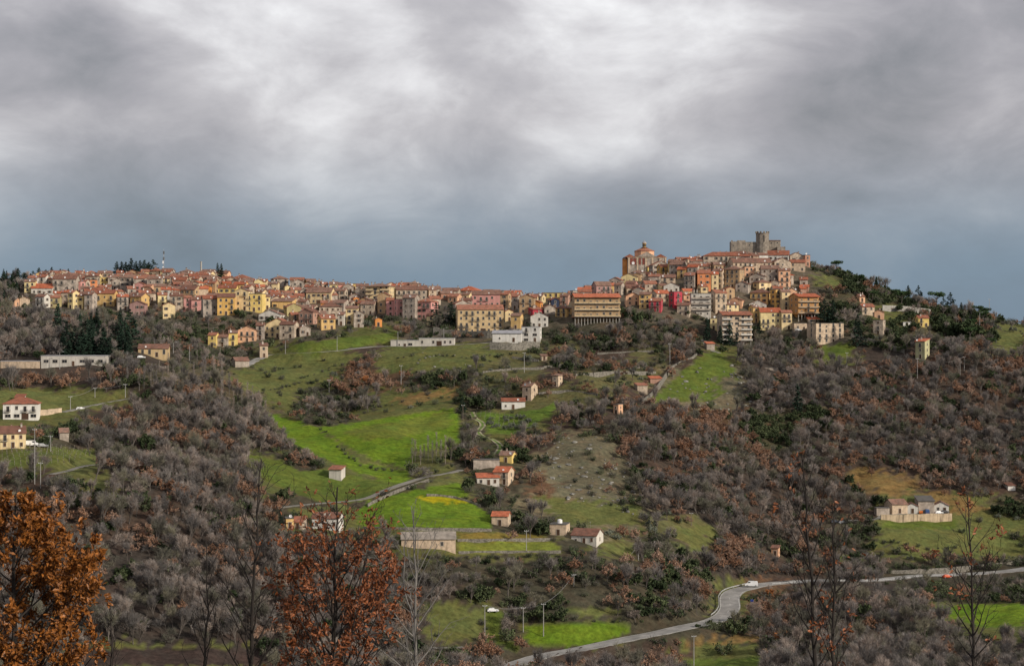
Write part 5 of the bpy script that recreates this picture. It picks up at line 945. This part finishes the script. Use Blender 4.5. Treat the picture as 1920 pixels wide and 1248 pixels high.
def plant():
    step = 3.8; P = {k: [] for k in KINDS}; d = 562.0; fp = np.array(FOOT)
    while d < 1290:
        xs = np.arange(-0.33 * d, 0.33 * d, step); Xs = xs + rng.uniform(-1.9, 1.9, len(xs)); Ys = d + rng.uniform(-1.9, 1.9, len(xs)); Zs = H(Xs, Ys)
        for X, Y, z in zip(Xs.tolist(), Ys.tolist(), Zs.tolist()):
            px, py = pix(X, Y, z)
            jx = px + random.gauss(0, 14); jy = py - 10 + random.gauss(0, 7); ch = cover(jx, jy); ch = 's' if ch == 'h' and py > np.interp(px, [0,500,1060,1100,1500], [570,590,588,585,580]) and not inpoly([px], [py], TOWNPOLY)[0] else ch; dens, mix = MIX[ch]
            if random.random() > dens * (1 - .55 * max(0, min(1, (clump(Y * .8 + 40, X * .8) - .45) * 2))): continue
            cl = clump(X, Y)
            kind = random.choices([m[0] for m in mix], [m[1] * (math.exp(2.6 * cl) if m[0] == 'russ' else math.exp(-1.6 * cl) if m[0] in ('ever', 'oliv') else 1) for m in mix])[0]; hh = KINDS[kind][2]; sc = random.uniform(.5, 1.2)
            if kind == 'bush': sc *= random.choice((1.0, 1.25, 1.7))
            if kind == 'ever': sc *= 1.25
            if kind == 'coni': sc *= 1.2 if py > 580 else .5
            s = Y / F; top = py - hh * sc / s; mid = (top + py) / 2; hw = hh * sc * .33 / s
            if road_dist(X, Y) < (1.6 if kind == 'bush' else 3.0): continue
            if ((fp[:, 0] - X) ** 2 + (fp[:, 1] - Y) ** 2 < (fp[:, 2] + 2.0) ** 2).any(): continue
            inside = False
            for poly, c in FIELDS:
                if inpoly([px, px], [py, mid], poly).any(): inside = True; break
            if inside and random.random() > (.015 if kind == 'bush' else .002) * (60 if c is STONY else 10 if c in (OLIVE, DRY) else 1): continue
            bad = False
            for k in KEEP + EXTRA_KEEP:
                if k[4] > Y and px + hw > k[0] - 1 and px - hw < k[1] + 1 and top < k[3] - (k[3] - k[2]) * .15 and py > k[2]: bad = True; break
            if bad and random.random() < .96: continue
            dr = ((_RPX[:, 0] - px) ** 2 + ((_RPX[:, 1] - (top + 3)) * 1.0) ** 2).min() ** .5; dr2 = ((_RPX[:, 0] - px) ** 2 + (_RPX[:, 1] - mid) ** 2).min() ** .5
            if min(dr, dr2) < (9 if kind != 'bush' else 5) and random.random() < .93: continue
            P[kind].append((X, Y, z, sc, px, py, hh * sc / s, ch))
        d += step
    return P
PL = plant(); print({k: len(v) for k, v in PL.items()})
MARKS = [('the white villa',36,770),('the cream farmhouse',20,826),('the left vineyard',90,858),('the farm lane',180,755),('the long pale hall',136,677),('the dark conifer clump above the hall',180,630),('the long sand-coloured building',286,662),('the narrow tower house',492,660),('the grey barn',448,684),('the left end of town',120,575),('the upper left town',380,590),('the middle of town',600,630),('the pale garage block',760,645),('the sand-coloured convent',900,610),('the white modern house',996,630),('the raised hotel',1118,600),('the crimson house',1266,575),('the tall six-storey block',1380,630),('the unfinished beige block',1550,625),('the ruined stone tower',1650,615),('the lone narrow house',1732,655),('the steep green pasture',1310,715),('the stone terrace hut',1046,714),('the farm tower',994,738),('the small peach tower',1160,768),('the stony knoll',1100,870),('the upper valley field',700,800),('the white valley shed',630,890),('the lone spreading tree',787,890),('the bright lower field',800,960),('the dirt track',905,810),('the red-roofed farmhouse',945,895),('the square farm store',940,975),('the cubic house',1050,993),('the long beige barn',800,1015),('the white farmhouse',612,980),('the bottom meadow',1080,1190),('the grass strip pole',909,1165),('the road bend',1370,1130),('the straight road',1600,1085),('the farmyard',1715,955),('the right green field',1850,1150),('the peach field hut',1455,1034),('the ploughed field',330,1230),('the foreground orange oak',110,1090),('the central russet oak',620,1080),('the leaning vineyard pole',76,890),('the castle hill shoulder',1600,540),('the right skyline pines',1740,570),('the bright orange tree',1468,1190)]
def AREA(px, py):
    n, x, y = min(MARKS, key=lambda m: (m[1] - px) ** 2 + 2.2 * (m[2] - py) ** 2); dx, dy = px - x, py - y
    side = ('right of' if dx > 0 else 'left of') if abs(dx) > 1.6 * abs(dy) else ('below' if dy > 0 else 'above')
    far = 'well ' if math.hypot(dx, dy) > 75 else 'just '
    return far + side + ' ' + n
ADJ = {'bare': 'leafless grey tree', 'russ': 'oak with russet winter leaves', 'orng': 'small bright orange tree', 'ever': 'dark evergreen oak', 'oliv': 'silvery olive tree', 'coni': 'dark conifer', 'pine': 'umbrella pine', 'bush': 'thicket bush', 'popl': 'slender leafless tree'}
protocol = bpy.data.collections.new('plant_prototypes')
def scatter(kind, pts):
    """the countless rest of one kind: one object, prototypes instanced on its points"""
    nm = KINDS[kind][0]; col = bpy.data.collections.new('set_' + nm)
    for i, p in enumerate(PM[kind]): col.objects.link(bpy.data.objects.new('%s_form_%d' % (nm, i), p[0]))
    me = bpy.data.meshes.new('rest'); me.from_pydata([(p[0], p[1], p[2] - .1) for p in pts], [], [])
    for an, vals in (('sc', [p[3] for p in pts]), ('rot', [random.uniform(0, 6.283) for _ in pts])): me.attributes.new(an, 'FLOAT', 'POINT').data.foreach_set('value', vals)
    o = bpy.data.objects.new({'bush': 'thicket', 'bare': 'bare_woodland', 'russ': 'russet_woodland'}.get(kind, nm + '_woodland'), me); C.objects.link(o)
    ng = bpy.data.node_groups.new('scatter_' + nm, 'GeometryNodeTree'); ng.interface.new_socket('Geometry', in_out='INPUT', socket_type='NodeSocketGeometry'); ng.interface.new_socket('Geometry', in_out='OUTPUT', socket_type='NodeSocketGeometry')
    N = ng.nodes; L = ng.links; gi = N.new('NodeGroupInput'); go = N.new('NodeGroupOutput'); ip = N.new('GeometryNodeInstanceOnPoints'); ci = N.new('GeometryNodeCollectionInfo'); ci.inputs[0].default_value = col; ci.inputs['Separate Children'].default_value = True; ci.inputs['Reset Children'].default_value = True
    a = N.new('GeometryNodeInputNamedAttribute'); a.data_type = 'FLOAT'; a.inputs['Name'].default_value = 'sc'; b = N.new('GeometryNodeInputNamedAttribute'); b.data_type = 'FLOAT'; b.inputs['Name'].default_value = 'rot'
    cx = N.new('ShaderNodeCombineXYZ'); L.new(b.outputs['Attribute'], cx.inputs[2]); rr = N.new('FunctionNodeRandomValue'); rr.data_type = 'INT'; rr.inputs['Min'].default_value = 0; rr.inputs['Max'].default_value = len(PM[kind]) - 1
    io = [q for q in rr.outputs if q.enabled][0] if any(q.enabled for q in rr.outputs) else rr.outputs[2]
    ip.inputs['Pick Instance'].default_value = True
    L.new(gi.outputs[0], ip.inputs['Points']); L.new(ci.outputs[0], ip.inputs['Instance']); L.new(rr.outputs[2], ip.inputs['Instance Index']); L.new(cx.outputs[0], ip.inputs['Rotation']); L.new(a.outputs['Attribute'], ip.inputs['Scale']); L.new(ip.outputs[0], go.inputs[0])
    md = o.modifiers.new('scatter', 'NODES'); md.node_group = ng
    tag(o, {'bare': 'mass of leafless grey woodland covering the slopes', 'russ': 'russet oak woodland scattered over the slopes', 'bush': 'dense low thicket filling the slopes between trees'}.get(kind, 'mass of %ss among the woods' % ADJ[kind]), {'bush': 'thicket'}.get(kind, 'woodland'), kind='stuff')
for kind, pts in PL.items():
    if not pts: continue
    pts.sort(key=lambda p: -p[6]); cap = 130 if kind == 'bush' else 250; solo = pts[:cap]; rest = pts[cap:]
    for X, Y, z, sc, px, py, hp, ch in solo: tree(kind, X, Y, sc, ADJ[kind] + ' ' + AREA(px, py), '%s %s' % ({'bare': 'leafless grey trees', 'russ': 'russet oaks', 'orng': 'orange trees', 'ever': 'evergreen oaks', 'oliv': 'olive trees', 'coni': 'conifers', 'pine': 'umbrella pines', 'wide': 'spreading trees', 'bush': 'thicket bushes', 'popl': 'slender trees'}[kind], AREA(px, py)), parts=hp > 34 or kind in ('coni', 'pine', 'ever', 'oliv', 'orng'))
    if rest: scatter(kind, rest)
# ------------------------------------------------------------------ foreground trees on the near slope
M_FBARK = material('foreground_bark', (0.032,0.027,0.024), 1.0, 0.3, 3.0); M_FPALE = material('foreground_pale_bark', (0.17,0.16,0.15), 1.0, 0.3, 3.0)
M_LEAFO = material('oak_leaf_orange', (0.40,0.145,0.028), 0.45, 0.4, 5.0, rnd=.4, col2=(0.17,0.065,0.018)); M_LEAFB = material('oak_leaf_brown', (0.28,0.095,0.036), 0.45, 0.4, 5.0, rnd=.4, col2=(0.13,0.048,0.022))
def leaf_mesh(mat):
    mb = MB(); o = [(0,0,0),(.18,.16,.03),(.42,.15,.05),(.55,.24,.04),(.78,.16,.02),(1,0,-.04)]
    vs = [(x, y, z) for x, y, z in o] + [(x, -y, z) for x, y, z in o[1:-1]] + [(.42, 0, -.03), (.78, 0, -.04)]
    mb.add(vs, [(0,1,2,10),(2,3,4,11,10),(4,5,11),(0,10,7,6),(10,11,9,8,7),(11,5,9)], mat); return mb
def fg_tree(px, yt, D, shape, bark, name, label, leaves=None, nleaf=0, seed=1, lean=0.0, prim=26, sec=5, leafsize=.125, rtrunk=.09, up=1.1, tert=3, lowleaf=None):
    """shape: list of (photo row, half width in photo pixels) giving the crown outline; the trunk stands on the slope"""
    r = random.Random(seed); s = D / F; X0 = (px - 960) * s; zg = hz(X0, D); top = (624 - yt) * s - zg; root = empty(name, (X0, D, zg)); tb = MB(); tips = []
    rows = [((624 - y) * s - zg, hw * s) for y, hw in shape]; zs = [a for a, b in rows][::-1]; ws = [b for a, b in rows][::-1]; zlow = zs[0]
    pts = []; off = Vector((0, 0, 0)); n = 26
    for k in range(n + 1):
        z = top * k / n; off = off + Vector((r.gauss(0, .025), r.gauss(0, .025), 0)); pts.append(Vector((off.x + lean * z * s * 0 + lean * (z / top) , off.y, z - (.4 if k == 0 else 0))))
    rad = lambda z: rtrunk * max(1 - z / top, .06) ** .7 + .004
    for a, b in zip(pts, pts[1:]): tb.tube(a, b, rad(a.z), rad(b.z), bark, 7, False)
    def at(z):
        f = max(0, min(.9999, z / top)) * n; i = int(f); return pts[i].lerp(pts[i + 1], f - i)
    def limb(p, d, ln, rd, lev):
        q = p; m = max(3, int(ln / .22)); 
        for k in range(m):
            d = (d + rdir(r) * .13 + Vector((0, 0, .05))).normalized(); e = q + d * (ln / m); r1 = rd * (1 - .8 * (k + 1) / m) + .0025; tb.tube(q, e, rd * (1 - .8 * k / m) + .0025, r1, bark, 5 if lev == 0 else 3, False); q = e
            if lev < 2 and k >= (1 if lev else m * .2) and r.random() < (sec / m if lev == 0 else tert / m):
                a = rdir(r); a = (a - d * a.dot(d)).normalized(); limb(q, (d * .8 + a * .8 + Vector((0, 0, .2))).normalized(), ln * r.uniform(.3, .5) * (1 - .4 * k / m), max(r1 * .6, .004), lev + 1)
            if lev >= 1 or k > m * .55: tips.append((q.copy(), d.copy()))
    for k in range(prim):
        z = zlow + (top - zlow) * ((k + r.random()) / prim) ** .9 * .98; w = float(np.interp(z, zs, ws)) if z < zs[-1] else ws[-1]; a = k * 2.4 + r.uniform(-.5, .5); d = Vector((math.cos(a), math.sin(a), up * r.uniform(.7, 1.3))).normalized()
        hor = math.hypot(d.x, d.y); limb(at(max(z - w * .55, zlow * .6)), d, max(w / hor * r.uniform(.75, 1.05), .25), rad(z) * .45 + .004, 0)
    tb.build('trunk', root)
    if leaves:
        lm = leaf_mesh(leaves); big = lm.mesh('leaf'); fol = MB(); cand = []
        for i in range(nleaf):
            if i % 7 == 0: p, d = r.choice(tips)
            if lowleaf and r.random() > lowleaf(p.z + zg): continue
            v = (d + rdir(r) * 1.2 + Vector((0, 0, -.35))).normalized(); rot = v.to_track_quat('X', 'Z').to_matrix() @ Matrix.Rotation(r.uniform(-1.4, 1.4), 3, 'X'); cand.append((p + rdir(r) * r.uniform(.02, .13), rot, leafsize * r.uniform(.65, 1.3)))
        cand.sort(key=lambda c: -c[2] + (2 if 624 - (c[0].z + zg) / s > 1260 else 0)); base = [Vector(v) for v in lm.v]
        for p, rot, sz in cand[:300]:
            o = bpy.data.objects.new('leaf', big); C.objects.link(o); o.parent = root; o.matrix_local = Matrix.Translation(p) @ rot.to_4x4() @ Matrix.Scale(sz, 4)
        for p, rot, sz in cand[300:]: fol.add([tuple(p + rot @ (v * sz)) for v in base], lm.f, leaves)
        if fol.v: tag(fol.build('foliage', root), kind='stuff')
    tag(root, label, 'tree'); return root
fg_tree(22, 925, 42, [(925,12),(1000,70),(1070,125),(1120,200),(1180,190),(1300,190),(1420,150)], M_FBARK, 'russet_oak', 'dense orange-leaved oak in the foreground at the left edge', M_LEAFO, 21000, 5, 0, 56, 7, .13, .12, .8)
fg_tree(618, 915, 46, [(915,8),(960,40),(1010,90),(1060,125),(1150,150),(1248,150),(1380,140)], M_FBARK, 'russet_oak', 'rust-brown leaved young oak in the centre foreground', M_LEAFB, 9000, 8, .1, 50, 6, .12, .10, 1.15, lowleaf=lambda z: min(1, max(.06, (-z - 4.3) / 1.3)))
fg_tree(440, 862, 50, [(862,10),(920,60),(1000,75),(1100,85),(1248,80),(1330,60)], M_FBARK, 'bare_tree', 'tall bare dark tree in the foreground left of the central oak', None, 0, 21, .45, 28, 7, rtrunk=.085, up=1.3, tert=4)
fg_tree(368, 1010, 48, [(1010,10),(1080,35),(1180,50),(1300,45)], M_FBARK, 'bare_tree', 'thin bare sapling in the foreground at lower left', None, 0, 22, .05, 16, 4, rtrunk=.055, up=1.5)
fg_tree(790, 955, 52, [(955,10),(1010,60),(1090,95),(1200,100),(1300,80)], M_FPALE, 'bare_tree', 'pale grey bare tree in the foreground right of the central oak', None, 0, 23, -.1, 28, 6, rtrunk=.08, up=1.1, tert=4)
fg_tree(205, 1130, 44, [(1130,8),(1200,40),(1300,50)], M_FBARK, 'bare_tree', 'slim bare trunk rising beside the orange oak', None, 0, 24, .0, 12, 4, rtrunk=.06, up=1.4)
fg_tree(1545, 850, 48, [(850,8),(920,50),(1000,60),(1100,70),(1248,40)], M_FBARK, 'bare_tree', 'taller bare tree of the foreground pair at right', M_LEAFB, 90, 25, -.55, 24, 6, rtrunk=.085, up=1.5, tert=4)
fg_tree(1548, 945, 47, [(945,8),(1010,45),(1100,55),(1200,50),(1300,30)], M_FBARK, 'bare_tree', 'shorter bare tree of the foreground pair with brown leaves low on its trunk', M_LEAFB, 520, 26, .0, 22, 6, rtrunk=.075, up=1.6, lowleaf=lambda z: 1 if z < -6.4 else .12)
fg_tree(1832, 925, 50, [(925,10),(980,45),(1050,75),(1120,80),(1200,50),(1300,20)], M_FBARK, 'bare_tree', 'bare tree with a few dead leaves in the right foreground', M_LEAFB, 160, 27, -.4, 28, 6, rtrunk=.075, up=1.1, tert=4)
# ------------------------------------------------------------------ what each building is called
ORD = ['first','second','third','fourth','fifth','sixth','seventh','eighth','ninth','tenth','eleventh','twelfth','thirteenth','fourteenth','fifteenth','sixteenth','seventeenth','eighteenth','nineteenth','twentieth']
def name_houses():
    groups = {}
    for h in HOUSES:
        if h['label']: tag(h['o'], h['label'], h['cat']); continue
        x, y = h['x'], h['y']; part = 'the left end of town' if x < 260 else 'the upper left town' if x < 520 else 'the middle of town' if x < 780 else 'the dip of the town' if x < 1090 else 'the castle hill'
        lo, hi = {'the left end of town': (545, 568), 'the upper left town': (545, 572), 'the middle of town': (560, 592), 'the dip of the town': (566, 588), 'the castle hill': (515, 553)}[part]
        row = 'top' if y < lo else 'middle' if y < hi else 'bottom'; rf = {'S': 'tiled roof', 'G': 'gable end', 'H': 'hipped roof', 'F': 'flat roof', 'M': 'lean-to roof', 'X': 'sheet roof'}[h['roof']]
        groups.setdefault((part, row, h['col'], rf), []).append(h)
    for (part, row, col, rf), hs in groups.items():
        hs.sort(key=lambda h: h['x'])
        for i, h in enumerate(hs):
            one = '' if len(hs) == 1 else ', %s from left' % ORD[min(i, 19)]
            tag(h['o'], '%s house, %s, %s rows of %s%s' % (WORD[col], rf, row, part, one), 'house', 'houses of the hill town')
name_houses()
